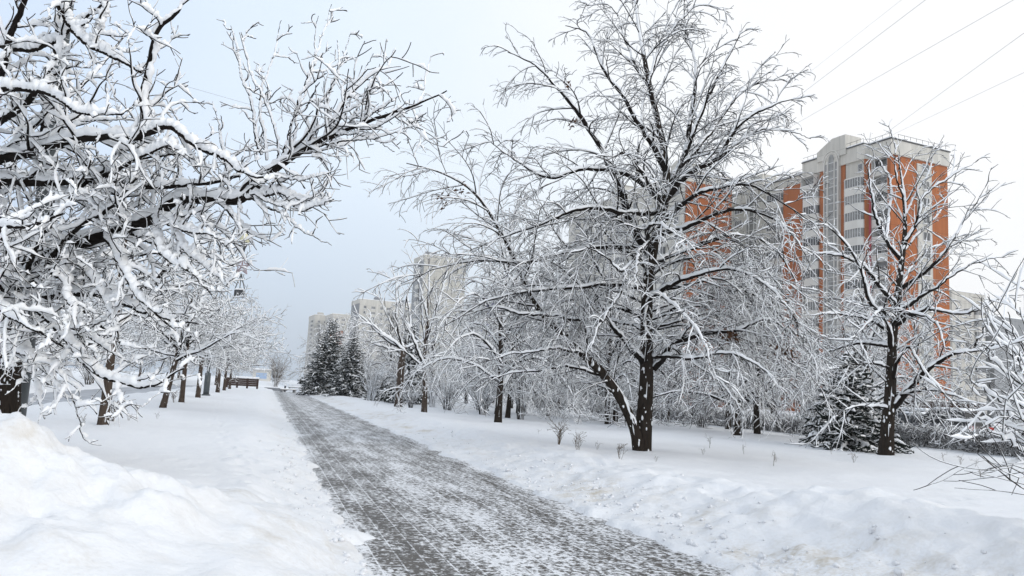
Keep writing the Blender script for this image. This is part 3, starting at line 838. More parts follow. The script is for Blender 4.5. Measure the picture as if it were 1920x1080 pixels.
    limbs = [px_limb(p, base, r0 * (1 if i == 0 else .86), r1) for i, (p, r0, r1) in enumerate(A)]
    mult = [.6 if r0 <= .022 else 1.0 for _, r0, _ in A]
    lev = [
        dict(dens=3.9, t0=.10, t1=1, ang=(35, 75), lk=.34, fall=.68, lmin=.22, lmax=1.5, npts=24, trop=(0, 0, .03), wig=.065, rk=.5, rmin=.008, rmax=.026, tip=.0055, skip_trunk=1),
        dict(dens=5.2, t0=.1, t1=1, ang=(35, 75), lk=.5, fall=.4, lmin=.15, lmax=.8, npts=14, trop=(0, 0, .03), wig=.06, rk=.62, rmin=.0085, rmax=.012, tip=.0065),
        dict(dens=7.0, t0=.1, t1=1, ang=(35, 75), lk=.5, fall=.3, lmin=.08, lmax=.36, npts=6, trop=(0, 0, .03), wig=.06, rk=.8, rmin=.0072, rmax=.0088, tip=.0055, src=[2]),
    ]
    ms = tree_meshes(limbs, 1, lev, (.088, .060, .045, .028), 3, n0=110, kk=(14, 9, 5, 3), snow_k=8, gap=(.08, .13, .24, .46), wide=.44, bare=.3, mult=mult, smul=[.42 if r0 <= .022 else 1.0 for _, r0, _ in A], rough=.35, wind=(.42, -.2, 0), wig0=.0045, vert=.45)
    return tree_object('row_tree', 'huge tree with thick snow on every branch, its long limb reaching over the path', 'tree', base, ms)
near_tree()

# ---- row trees: a clear trunk and a wide low crown under heavy snow
def row_tree_limbs(rng, H=7.4, R=4.7, clear=2.15, n=12, r=.14, lean=(0, 0)):
    L = [([(0, 0, -.1), (lean[0] * .5, lean[1] * .5, clear * .5), (lean[0], lean[1], clear), (lean[0] * 1.3, lean[1] * 1.3, clear + 1.5), (lean[0] * 1.4, lean[1] * 1.4, clear + 3.4)], r, r * .45)]
    for i in range(n):
        a = i * 2.4 + rng.uniform(-.3, .3); el = rng.uniform(.05, 1.05) if i < n - 3 else 1.25
        z0 = clear + rng.uniform(-.1, 1.9) * (i / n + .4); l = R * rng.uniform(.8, 1.1) * (1 if el < .9 else .85)
        bx, by = lean[0] * 1.15, lean[1] * 1.15
        P = [(bx, by, z0)]
        d = [math.cos(a) * math.cos(el), math.sin(a) * math.cos(el), math.sin(el)]
        for t in (.25, .55, .8, 1.0):
            droop = -.55 * t * t * (1.1 - el * .6) + .10 * math.sin(t * 5 + i)
            P.append((bx + d[0] * l * t + rng.uniform(-.15, .15), by + d[1] * l * t + rng.uniform(-.15, .15), z0 + d[2] * l * t * .9 + droop))
        L.append((P, r * rng.uniform(.4, .55), .010))
    return L
ROW_LEV = [
    dict(dens=3.3, t0=.12, ang=(30, 70), lk=.42, fall=.35, lmin=.5, lmax=1.7, npts=9, trop=(0, 0, .02), wig=.08, rk=.5, rmin=.010, rmax=.03, tip=.007, skip_trunk=1),
    dict(dens=4.2, t0=.1, ang=(35, 70), lk=.5, fall=.35, lmin=.2, lmax=.85, npts=6, trop=(0, 0, .03), wig=.08, rk=.6, rmin=.009, rmax=.013, tip=.007),
    dict(dens=5.8, t0=.15, ang=(35, 70), lk=.5, fall=.3, lmin=.12, lmax=.42, npts=4, trop=(0, 0, .03), wig=.07, rk=.8, rmin=.008, rmax=.010, tip=.006),
]
protos = []
for i in range(3):
    rng = np.random.default_rng(40 + i)
    ms = tree_meshes(row_tree_limbs(rng, lean=(0, 0)), 1, ROW_LEV, (.085, .06, .048, .034), 60 + i, n0=22, kk=(10, 6, 4, 3), snow_k=6, gap=(.08, .14, .22, .32), rough=.3, bark='bark_brown', vert=.6, wide=.36)
    protos.append(ms)
ROW_GROUP = 'snow laden trees of the row beside the path'
rows = [  # k, Y, prototype, turn, scale, label
    (-3.90, 19.9, 0, .4, .88, 'snowy row tree with a straight brown trunk, dry weeds at its foot'),
    (-3.84, 30.7, 1, 2.2, .84, 'snowy row tree whose thin trunk leans towards the path'),
    (-3.86, 37.6, 2, 4.0, .88, 'snowy row tree with stout reddish trunk just past the leaning tree'),
    (-3.92, 47.3, 0, 1.3, .98, 'snowy row tree standing directly before the lamp post with the star'),
    (-3.82, 64.5, 1, 5.1, 1.05, 'snowy row tree next past the lamp post with the star'),
    (-3.85, 75.0, 2, 3.0, 1.0, 'snowy row tree with weeds round it, second past the star lamp post'),
    (-3.85, 86.0, 0, 2.7, 1.0, 'snowy row tree that stands last before the brown fence'),
]
for k, y, pi, rz, sc, lab in rows:
    e = tree_object('row_tree', lab, 'tree', kpt(k, y), protos[pi], ROW_GROUP, rz)
    e.scale = (sc,) * 3
    if 'leans' in lab: e.rotation_euler = (.02, .17, rz * 0)
BG = 'snow covered trees beyond the side path'
bgl = [(-16, 24, 1, .3, 1.05), (-17, 36, 0, 1.2, 1.1), (-15.5, 48, 2, 2.2, 1.1), (-19, 60, 1, 3.1, 1.2), (-16, 74, 0, 4.1, 1.2), (-20, 90, 2, 5.0, 1.3), (-17, 108, 1, .9, 1.3), (-26, 44, 2, .1, 1.25), (-28, 70, 0, 2.9, 1.3), (-27, 30, 0, 5.6, 1.2), (-34, 55, 1, 1.9, 1.4), (-36, 88, 2, 3.6, 1.5), (-9, 122, 0, 1.0, 1.2), (-14, 128, 2, 2.0, 1.3), (-7, 112, 1, 2.0, 1.1)]
for i, (k, y, pi, rz, sc) in enumerate(bgl):
    e = tree_object('background_tree', 'snow covered tree standing beyond the grey side path', 'tree', kpt(k, y), protos[pi], BG, rz)
    e.scale = (sc,) * 3

def curtain(rng, n, foot, z0, z1, r0, r1, zend, rad=.045, az=None):
    """Long limbs that arch out from the trunk and hang down towards the snow."""
    out = []
    for i in range(n):
        a = (i * 2.4 + rng.uniform(-.4, .4)) if az is None else rng.uniform(*az)
        z = rng.uniform(z0, z1); l = rng.uniform(r0, r1); ze = rng.uniform(*zend); zt = z + rng.uniform(.1, .7)
        c, s_ = math.cos(a), math.sin(a); b = rng.uniform(-.25, .25)
        P = [foot(z)]
        f = np.array(P[0])
        for t, zz in ((.3, z + .75 * (zt - z)), (.55, zt), (.8, zt - .30 * (zt - ze)), (.95, zt - .7 * (zt - ze)), (1.0, ze)):
            P.append((f[0] + c * l * t - s_ * b * l * t * t, f[1] + s_ * l * t + c * b * l * t * t, zz))
        out.append((np.array(P, float), rad * rng.uniform(.7, 1.2), .006))
    return out

# ---- the great drooping tree on the right
def great_tree():
    Y0 = 22.8
    b = at(1203, 843, Y0); base = (b[0], b[1], gz(b[0], b[1]) - .03)
    A = [
        ([(1203, 852, 22.8), (1208, 780, 22.8), (1212, 700, 22.8), (1213, 560, 22.8), (1224, 470, 22.7), (1246, 380, 22.6), (1250, 330, 22.6), (1238, 250, 22.6), (1216, 150, 22.5), (1198, 50, 22.5), (1188, -30, 22.5)], .225, .03),
        # the second trunk that leans left from the foot
        ([(1197, 852, 22.65), (1190, 805, 22.55), (1164, 748, 22.4), (1130, 700, 22.1), (1060, 632, 21.7), (1008, 575, 21.4), (972, 500, 21.2), (940, 435, 21.0), (890, 362, 20.8), (830, 325, 20.7), (762, 306, 20.6)], .16, .012),
        ([(1222, 480, 22.7), (1185, 425, 22.4), (1160, 350, 22.2), (1128, 285, 22.0), (1092, 228, 21.8), (1048, 172, 21.6), (1000, 122, 21.5), (952, 98, 21.4)], .14, .012),
        ([(1250, 325, 22.6), (1215, 260, 22.2), (1170, 185, 21.9), (1130, 130, 21.7), (1102, 65, 21.6), (1060, 48, 21.5)], .10, .012),
        ([(1248, 350, 22.6), (1285, 290, 22.9), (1302, 215, 23.0), (1310, 150, 23.1), (1298, 80, 23.2), (1262, 25, 23.3)], .11, .012),
        ([(1285, 290, 22.9), (1320, 200, 22.5), (1350, 140, 22.3), (1388, 58, 22.2)], .07, .010),
        ([(1250, 372, 22.6), (1285, 330, 22.2), (1345, 300, 21.9), (1380, 250, 21.7), (1425, 212, 21.5), (1505, 182, 21.3)], .11, .010),
        ([(1345, 300, 21.9), (1400, 262, 22.1), (1450, 245, 22.3), (1520, 260, 22.4)], .05, .008),
        ([(1260, 330, 22.6), (1330, 240, 23.4), (1400, 160, 24.0), (1470, 150, 24.3)], .08, .010),
        ([(1230, 430, 22.7), (1280, 380, 21.6), (1330, 350, 21.0), (1400, 345, 20.6), (1460, 380, 20.3), (1525, 420, 20.2)], .09, .010),
        ([(1225, 445, 22.7), (1290, 425, 21.8), (1360, 400, 21.2), (1420, 405, 20.8), (1480, 440, 20.5), (1520, 500, 20.4)], .09, .010),
        ([(1215, 500, 22.7), (1300, 460, 23.6), (1380, 440, 24.2), (1450, 470, 24.6), (1510, 560, 24.8)], .09, .010),
        ([(1213, 560, 22.8), (1290, 520, 21.6), (1370, 505, 20.9), (1440, 540, 20.5), (1500, 610, 20.3)], .08, .010),
        ([(1213, 600, 22.8), (1300, 560, 23.9), (1390, 545, 24.6), (1460, 590, 25.0), (1530, 680, 25.2)], .08, .010),
        ([(1225, 692, 22.8), (1265, 645, 22.3), (1320, 624, 21.9), (1380, 618, 21.6), (1440, 600, 21.3), (1500, 640, 21.2)], .11, .012),
        ([(1222, 670, 22.8), (1300, 668, 21.4), (1370, 660, 20.8), (1430, 690, 20.5), (1480, 750, 20.4)], .07, .008),
        ([(1260, 650, 22.3), (1310, 690, 21.9), (1360, 730, 21.6), (1400, 790, 21.5)], .05, .006),
        # long limbs to the left
        ([(1240, 372, 22.6), (1180, 330, 21.8), (1100, 320, 21.2), (1030, 340, 20.9), (960, 300, 20.6), (905, 252, 20.5)], .09, .008),
        ([(1235, 400, 22.6), (1170, 395, 21.6), (1090, 390, 21.0), (1020, 420, 20.7), (950, 440, 20.5), (880, 470, 20.4)], .09, .008),
        ([(1222, 470, 22.7), (1150, 460, 21.8), (1060, 470, 21.2), (980, 490, 20.9), (900, 488, 20.7), (830, 500, 20.6), (752, 532, 20.5)], .08, .008),
        ([(1214, 540, 22.8), (1130, 530, 21.6), (1040, 540, 21.0), (960, 550, 20.7), (890, 575, 20.5), (820, 620, 20.4)], .08, .008),
        ([(1130, 600, 21.6), (1050, 590, 21.3), (980, 585, 21.0), (920, 570, 20.8), (850, 600, 20.7)], .06, .008),
        ([(1213, 690, 22.8), (1170, 640, 22.4), (1150, 615, 22.2), (1120, 560, 21.9), (1090, 500, 21.7)], .10, .010),
        ([(1140, 705, 22.2), (1070, 690, 21.6), (1010, 700, 21.2), (950, 705, 21.0), (890, 730, 20.9)], .05, .006),
        ([(1100, 670, 22.0), (1040, 650, 21.2), (980, 660, 20.8), (900, 680, 20.5)], .05, .006),
        # limbs towards and away from the camera
        ([(1245, 390, 22.6), (1210, 330, 21.0), (1180, 290, 19.8), (1140, 300, 19.0)], .09, .010),
        ([(1246, 380, 22.6), (1290, 300, 24.4), (1330, 250, 25.8), (1360, 240, 27.0)], .09, .010),
        ([(1224, 470, 22.7), (1210, 430, 21.0), (1240, 420, 19.6), (1290, 450, 18.6)], .08, .010),
        ([(1224, 480, 22.7), (1180, 430, 24.6), (1150, 400, 26.0), (1120, 420, 27.2)], .08, .010),
        ([(1213, 590, 22.8), (1230, 560, 21.2), (1270, 580, 20.0), (1320, 640, 19.2), (1350, 720, 18.9)], .07, .008),
        ([(1213, 620, 22.8), (1160, 600, 24.0), (1100, 600, 25.2), (1040, 640, 26.0)], .07, .008),
        ([(1216, 160, 22.5), (1240, 90, 22.3), (1300, 20, 22.2), (1360, 15, 22.2)], .04, .006),
        ([(1220, 170, 22.5), (1180, 90, 22.7), (1150, 20, 22.8), (1100, 10, 22.9)], .04, .006),
    ]
    # limbs knocked white, in front of the crown
    W = [([(1225, 440, 22.0), (1170, 506, 20.2), (1140, 480, 20.0), (1098, 462, 19.9)], .05, .02),
         ([(1195, 470, 20.6), (1192, 520, 20.2), (1200, 552, 20.1)], .04, .012),
         ([(1165, 545, 20.6), (1140, 590, 20.3), (1112, 640, 20.2), (1098, 668, 20.2)], .035, .012)]
    limbs = [px_limb(p, base, r0, r1) for p, r0, r1 in A + W]
    tp = limbs[0][0]
    foot = lambda z: (float(np.interp(z, tp[:, 2], tp[:, 0])), float(np.interp(z, tp[:, 2], tp[:, 1])), z)
    rc = np.random.default_rng(88)
    limbs += curtain(rc, 8, foot, 3.0, 6.4, 3.0, 5.0, (.7, 2.6), .05, (-.75, .9))
    limbs += curtain(rc, 2, foot, 4.2, 6.0, 2.6, 3.6, (1.6, 3.0), .045, (-2.6, -2.2))
    limbs += curtain(rc, 4, foot, 3.5, 6.0, 3.0, 4.6, (.8, 3.0), .045, (2.2, 3.6))
    lev = [
        dict(dens=2.9, t0=.14, t1=1, ang=(28, 58), lk=.40, fall=.54, lmin=.4, lmax=2.1, npts=12, trop=(0, 0, -.11), wig=.065, rk=.45, rmin=.013, rmax=.034, tip=.008),
        dict(dens=5.2, t0=.12, t1=1, ang=(30, 55), lk=.46, fall=.35, lmin=.3, lmax=1.0, npts=8, trop=(0, 0, -.16), wig=.07, rk=.6, rmin=.0102, rmax=.014, tip=.007, flat=.5),
        dict(dens=4.4, t0=.15, t1=1, ang=(30, 55), lk=.5, fall=.3, lmin=.1, lmax=.42, npts=4, trop=(0, 0, -.15), wig=.07, rk=.75, rmin=.0082, rmax=.010, tip=.006, flat=.5, src=[2]),
    ]
    ms = tree_meshes(limbs, 2, lev, (.050, .033, .024, .014), 8, n0=44, smul=[1.0, .55] + [1.0] * (len(A) + len(W) - 2) + [.5] * (len(limbs) - len(A) - len(W)), kk=(14, 8, 4, 3), snow_k=6, gap=(.16, .24, .30, .36), wide=.26, flecks=220, rough=.3, wind=(-.32, -.3, 0), wig0=.014, vert=.5, floor=.1)
    e = tree_object('drooping_tree', 'tall dark drooping tree with two trunks from one foot, standing right of the path', 'tree', base, ms)
    # bunches of dead leaves caught in the twigs
    rng = np.random.default_rng(4)
    for (px, py, Y, n, s) in ((1075, 228, 21.8, 26, .22), (832, 372, 20.8, 16, .30), (868, 352, 20.8, 16, .28), (1366, 632, 21.4, 60, .26), (1468, 658, 20.6, 60, .34), (1066, 160, 21.8, 16, .2)):
        c = at(px, py, Y) - np.array(base)
        P = c + rng.normal(0, s * .42, (n, 3)); a = rng.normal(0, 1, (n, 3)); a /= np.linalg.norm(a, axis=1, keepdims=True)
        q = np.cross(a, rng.normal(0, 1, (n, 3))); q /= np.linalg.norm(q, axis=1, keepdims=True)
        l = .045 + .05 * rng.random((n, 1)); w_ = l * .4
        fold = np.cross(a, q) * l * .2
        V = np.stack([P - a * l, P + q * w_ + fold, P + a * l, P - q * w_ + fold], axis=1).reshape(-1, 3)
        o = link('dead_leaves', fast_mesh('dead_leaves', V, np.arange(4 * n).reshape(-1, 4), M['dead_leaf'], False), e)
        o["kind"] = "stuff"
great_tree()

# ---- a leader tree with arching limbs, for the trees behind
def leader_limbs(rng, H=9.5, R=4.6, r=.16, clear=1.4, n=20, arch=.5, drop=.9):
    L = [([(0, 0, -.1), (.08, .05, H * .25), (-.1, .1, H * .5), (.15, -.05, H * .75), (.1, .1, H)], r, .02)]
    for i in range(n):
        t = (i + .5) / n; z0 = clear + (H * .92 - clear) * t ** 1.1
        a = i * 2.4 + rng.uniform(-.4, .4); l = R * (1 - .72 * t) * rng.uniform(.75, 1.1) + .4
        el = .15 + .75 * t + rng.uniform(-.15, .2)
        P = [(0, 0, z0)]
        for s in (.25, .5, .75, 1.0):
            P.append((math.cos(a) * math.cos(el) * l * s, math.sin(a) * math.cos(el) * l * s, z0 + math.sin(el) * l * s + arch * math.sin(s * 2.6) - drop * s ** 2.4 * (1 - .6 * t)))
        L.append((P, r * (.5 - .25 * t), .008))
    return L
LEAD_LEV = [
    dict(dens=2.6, t0=.15, ang=(35, 65), lk=.42, fall=.4, lmin=.5, lmax=2.0, npts=9, trop=(0, 0, -.13), wig=.07, rk=.45, rmin=.013, rmax=.032, tip=.009, skip_trunk=1),
    dict(dens=4.6, t0=.12, ang=(35, 62), lk=.46, fall=.35, lmin=.3, lmax=.95, npts=7, trop=(0, 0, -.18), wig=.07, rk=.6, rmin=.011, rmax=.016, tip=.008, flat=.4),
    dict(dens=4.2, t0=.15, ang=(35, 60), lk=.5, fall=.3, lmin=.15, lmax=.45, npts=4, trop=(0, 0, -.2), wig=.07, rk=.75, rmin=.0095, rmax=.011, tip=.007),
]
lead = []
for i in range(3):
    rng = np.random.default_rng(140 + i)
    lead.append(tree_meshes(leader_limbs(rng, n=24, R=5.0, drop=(2.6, 2.0, 3.2)[i], arch=.9), 1, LEAD_LEV, (.058, .038, .029, .020), 160 + i, n0=20, kk=(10, 6, 4, 3), snow_k=6, gap=(.12, .18, .22, .26), wide=.3, rough=.3, wind=(-.3, -.3, 0), floor=.15))
for k, y, pi, rz, sc, lab in [
    (10.9, 37.5, 0, 1.0, (1.0, 1.0, 1.08), 'snowy drooping tree with a single thick dark trunk, just past the two-trunked tree'),
    (22.0, 37.4, 1, 3.0, (1.05, 1.05, .9), 'drooping snowy tree with a dark stump-like foot, between the two-trunked tree and the hedge'),
    (18.6, 52.8, 2, .4, (.9, .9, .85), 'slim snowy tree before the far end of the hedge, with a thin dark trunk'),
    (17.4, 55.3, 1, 5.0, (.85, .85, .8), 'small snowy tree with a thin short trunk, behind the single-trunked drooping tree'),
    (18.6, 43.6, 2, 2.1, (.9, .9, .9), 'snowy tree with a straight post-like trunk in front of the dark car')]:
    e = tree_object('drooping_tree', lab, 'tree', kpt(k, y), lead[pi], None, rz); e.scale = sc
SG = 'snow covered street trees beyond the hedge'
for i, (k, y, pi, rz, sc) in enumerate([(24, 66, 0, .5, 1.1), (14, 68, 1, 1.5, 1.0), (20, 80, 2, 2.5, 1.1), (13, 86, 0, 3.5, 1.0), (26, 92, 1, 4.5, 1.2), (17, 104, 2, 5.5, 1.15), (47, 58, 0, .8, 1.1), (48, 76, 1, 1.8, 1.15), (49, 96, 2, 2.8, 1.2), (47, 118, 0, 3.8, 1.2), (27.0, 54, 1, 4.8, .95),
     (24.5, 40, 0, 2.7, .95), (15, 52, 1, .3, .9), (20.5, 47, 2, 1.7, .95), (13.6, 45, 0, 5.2, .85), (26.5, 46, 1, 3.9, .95), (23.5, 52, 2, 4.9, 1.0), (16.5, 62, 0, 2.0, 1.0), (27, 36, 2, .9, .85), (22, 72, 1, 5.7, 1.1), (47, 34, 0, 2.4, .9), (49, 66, 2, .6, 1.1), (26.5, 78, 0, 1.4, 1.1), (11, 104, 1, 2.2, 1.0), (9.5, 124, 0, .2, 1.1), (12.5, 132, 2, 1.2, 1.2), (15, 120, 0, 1.9, 1.2), (9, 146, 1, 3.3, 1.1), (48, 42, 1, .1, 1.0), (50, 50, 2, 2.6, 1.0)]):
    e = tree_object('street_tree', 'snow covered bare tree in the tangle between the path and the street', 'tree', kpt(k, y), lead[pi], SG, rz); e.scale = (sc,) * 3

# ---- the tree before the orange tower
def tower_tree():
    Y0 = 28.0
    b = at(1662, 850, Y0); base = (b[0], b[1], gz(b[0], b[1]) - .03)
    A = [
        ([(1661, 860, 28), (1664, 800, 28), (1669, 740, 28), (1674, 640, 28), (1682, 560, 28), (1692, 480, 28), (1697, 420, 28), (1692, 350, 28), (1684, 290, 28)], .235, .02),
        ([(1670, 775, 28), (1715, 718, 27.4), (1767, 668, 26.8), (1826, 658, 26.4), (1892, 633, 26.0)], .13, .012),
        ([(1672, 655, 28), (1660, 610, 27.4), (1622, 555, 26.9), (1600, 480, 26.6), (1560, 430, 26.4), (1500, 395, 26.2)], .09, .008),
        ([(1680, 575, 28), (1640, 520, 27.3), (1595, 480, 26.8), (1540, 475, 26.5), (1480, 490, 26.3)], .08, .008),
        ([(1690, 490, 28), (1655, 440, 27.7), (1640, 380, 27.5), (1628, 320, 27.4), (1640, 290, 27.3)], .08, .010),
        ([(1660, 450, 27.7), (1668, 380, 28.2), (1664, 330, 28.4), (1640, 290, 28.5)], .06, .010),
        ([(1692, 470, 28), (1720, 420, 27.7), (1735, 370, 27.5), (1770, 340, 27.4), (1835, 300, 27.2)], .07, .006),
        ([(1685, 545, 28), (1745, 500, 27.4), (1800, 420, 27.0), (1850, 345, 26.8)], .08, .006),
        ([(1680, 590, 28), (1750, 545, 27.2), (1820, 500, 26.8), (1900, 480, 26.5)], .08, .006),
        ([(1676, 612, 28), (1740, 580, 27.0), (1800, 590, 26.5), (1850, 575, 26.2), (1905, 540, 26)], .08, .006),
        ([(1674, 625, 28), (1620, 600, 27.1), (1560, 590, 26.7), (1500, 590, 26.4)], .07, .006),
        ([(1672, 650, 28), (1610, 640, 29), (1550, 660, 29.7), (1500, 700, 30)], .07, .006),
        ([(1670, 690, 28), (1610, 680, 27), (1540, 700, 26.4), (1480, 740, 26.2)], .06, .006),
        ([(1670, 720, 28), (1700, 650, 27.1), (1730, 690, 26.5), (1790, 760, 26.2), (1850, 790, 26)], .06, .006),
        ([(1669, 745, 28), (1730, 735, 27), (1800, 745, 26.4), (1870, 790, 26.2)], .06, .006),
        ([(1668, 765, 28), (1610, 760, 27.1), (1560, 780, 26.6), (1510, 840, 26.4)], .05, .006),
        ([(1682, 560, 28), (1700, 510, 29.4), (1740, 470, 30.6), (1790, 450, 31.4)], .07, .006),
        ([(1678, 600, 28), (1650, 580, 26.4), (1630, 600, 25.2), (1590, 650, 24.4)], .07, .006),
        ([(1676, 610, 28), (1700, 590, 26.3), (1750, 610, 25.1), (1780, 680, 24.3)], .07, .006),
        ([(1690, 480, 28), (1720, 440, 28.6), (1760, 400, 29), (1790, 330, 29.2)], .05, .006),
        ([(1700, 400, 28), (1730, 345, 28), (1748, 310, 28), (1748, 280, 28)], .035, .005),
        ([(1694, 380, 28), (1680, 320, 27.6), (1676, 270, 27.5), (1666, 235, 27.5)], .035, .005),
        ([(1826, 658, 26.4), (1850, 610, 26.2), (1872, 560, 26.0)], .04, .006),
    ]
    limbs = [px_limb(p, base, r0, r1) for p, r0, r1 in A]
    lev = [
        dict(dens=2.4, t0=.18, ang=(32, 62), lk=.40, fall=.55, lmin=.5, lmax=2.5, npts=10, trop=(0, 0, -.03), wig=.06, rk=.45, rmin=.015, rmax=.032, tip=.009),
        dict(dens=3.2, t0=.12, ang=(32, 60), lk=.46, fall=.35, lmin=.3, lmax=1.1, npts=7, trop=(0, 0, -.07), wig=.07, rk=.6, rmin=.011, rmax=.015, tip=.008, flat=.4),
        dict(dens=2.8, t0=.15, ang=(32, 58), lk=.5, fall=.3, lmin=.15, lmax=.5, npts=4, trop=(0, 0, -.06), wig=.07, rk=.75, rmin=.009, rmax=.010, tip=.0065, flat=.4, src=[2]),
    ]
    ms = tree_meshes(limbs, 1, lev, (.068, .042, .029, .018), 18, n0=40, kk=(14, 8, 4, 3), snow_k=6, gap=(.12, .22, .3, .38), wide=.26, flecks=160, rough=.3, wind=(.25, -.3, 0), wig0=.016, vert=.55, floor=.1)
    tree_object('bare_tree', 'dark bare tree dusted with snow in front of the orange tower block', 'tree', base, ms)
tower_tree()

# ---- young forked tree and the lopped trunk by the path
def young_tree():
    Y0 = 47.3
    b = at(795, 772, Y0); base = (b[0], b[1], gz(b[0], b[1]) - .03)
    A = [([(795, 776, Y0), (797, 720, Y0), (794, 680, Y0), (799, 640, Y0), (802, 580, Y0), (804, 520, Y0), (806, 480, Y0)], .16, .02),
         ([(795, 685, Y0), (775, 640, 47), (757, 590, 46.8), (745, 540, 46.6)], .10, .012),
         ([(798, 650, Y0), (790, 600, 47.6), (784, 540, 47.8), (780, 490, 47.9)], .08, .012),
         ([(800, 630, Y0), (820, 570, 47.1), (835, 510, 47), (842, 480, 47)], .07, .010),
         ([(801, 600, Y0), (788, 550, 46.8), (775, 510, 46.6)], .05, .01),
         ([(799, 640, Y0), (815, 600, 46.4), (824, 545, 46)], .05, .01),
         ([(795, 690, Y0), (760, 660, 46.6), (720, 630, 46.2), (690, 600, 46)], .06, .01)]
    limbs = [px_limb(p, base, r0, r1) for p, r0, r1 in A]
    lev = [dict(dens=1.6, t0=.25, ang=(25, 50), lk=.42, fall=.4, lmin=.5, lmax=1.8, npts=8, trop=(0, 0, .05), wig=.06, rk=.5, rmin=.014, rmax=.03, tip=.009),
           dict(dens=1.9, t0=.2, ang=(28, 50), lk=.45, fall=.4, lmin=.3, lmax=.8, npts=5, trop=(0, 0, .04), wig=.07, rk=.6, rmin=.010, rmax=.014, tip=.007)]
    ms = tree_meshes(limbs, 1, lev, (.10, .06, .045), 28, n0=24, kk=(10, 6, 4, 3), snow_k=6, gap=.08, rough=.3, wind=(.45, -.2, 0), bark='bark_brown', vert=.7)
    tree_object('young_tree', 'slender young tree forking into upright snow-plastered limbs', 'tree', base, ms)
    Y1 = 55.0
    b = at(747, 763, Y1); base = (b[0], b[1], gz(b[0], b[1]) - .03)
    A = [([(746, 768, Y1), (749, 730, Y1), (752, 690, Y1), (757, 650, Y1)], .27, .22),
         ([(756, 655, Y1), (730, 640, 54.6), (700, 615, 54.2), (675, 590, 54), (658, 583, 53.9)], .10, .012),
         ([(756, 652, Y1), (745, 610, 54.8), (743, 560, 54.7), (742, 520, 54.7)], .10, .012),
         ([(756, 655, Y1), (720, 625, 54), (690, 605, 53.4), (665, 607, 53.2)], .07, .012),
         ([(757, 655, Y1), (770, 610, 55.4), (765, 560, 55.6), (772, 520, 55.8)], .08, .012),
         ([(752, 660, Y1), (715, 648, 54.6), (685, 640, 54.2), (668, 632, 54)], .06, .012),
         ([(757, 655, Y1), (790, 640, 55.2), (830, 636, 55.4)], .06, .012),
         ([(757, 652, Y1), (730, 600, 55.6), (712, 560, 56), (700, 545, 56.2)], .06, .012)]
    limbs = [px_limb(p, base, r0, r1) for p, r0, r1 in A]
    ms = tree_meshes(limbs, 1, lev, (.12, .07, .05), 29, n0=20, kk=(10, 6, 4, 3), snow_k=6, gap=.05, rough=.3, wind=(.45, -.2, 0), bark='bark_brown', vert=.7)
    tree_object('lopped_tree', 'thick lopped brown trunk with snowy branches sprouting from its top', 'tree', base, ms)
young_tree()

# ---- shrubs
def shrub_meshes(seed, n=16, H=2.6, spread=.9, T=(.05, .04, .032), r=.02, gap=.08, curl=.02):
    rng = np.random.default_rng(seed)
    L = []
    for i in range(n):
        a = rng.uniform(0, 6.28); s = spread * rng.uniform(.3, 1); h = H * rng.uniform(.6, 1)
        b0 = (math.cos(a) * .15, math.sin(a) * .15, -.05)
        L.append(([b0, (math.cos(a) * s * .35, math.sin(a) * s * .35, h * .4), (math.cos(a) * s * .75, math.sin(a) * s * .75, h * .78), (math.cos(a + .2) * s * 1.1, math.sin(a + .2) * s * 1.1, h)], r * rng.uniform(.7, 1.2), .008))
    lev = [dict(dens=2.6, t0=.2, ang=(25, 55), lk=.4, fall=.4, lmin=.3, lmax=1.1, npts=7, trop=(0, 0, curl), wig=.1, rk=.6, rmin=.008, rmax=.014, tip=.006),
           dict(dens=3.2, t0=.15, ang=(28, 58), lk=.45, fall=.4, lmin=.15, lmax=.5, npts=5, trop=(0, 0, curl), wig=.1, rk=.7, rmin=.006, rmax=.009, tip=.005)]
    return tree_meshes(L, 1, lev, T, seed, n0=12, kk=(6, 5, 4, 3), snow_k=6, gap=gap, rough=.3, base_flare=1.0, flecks=0)
def shrub_object(name, label, base, ms, group=None, rz=0, sc=1):
    e = empty(name, base, rz, label, 'shrub', group)
    st = link('stems', ms[1], e); link('main_stem', ms[0], e); link('snow_cover', ms[2], st)
    e.scale = (sc,) * 3 if isinstance(sc, (int, float)) else sc
    return e
shr = [shrub_meshes(200, 18, 2.6, 1.0), shrub_meshes(201, 22, 2.2, 1.3), shrub_meshes(202, 14, 3.2, .9)]
for k, y, i, rz, sc, lab in [
    (8.9, 68, 0, .3, 1.35, 'snowy upright shrub between the spruces and the lopped trunk'),
    (10.0, 60, 2, 1.3, 1.2, 'snowy shrub with fine stems just behind the lopped trunk'),
    (9.9, 54.6, 1, 2.0, .75, 'low scrubby shrub around the foot of the lopped trunk'),
    (11.8, 52, 1, 3.0, 1.2, 'wide snowy shrub behind the slender forked tree')]:
    shrub_object('shrub', lab, kpt(k, y), shr[i], None, rz, sc)
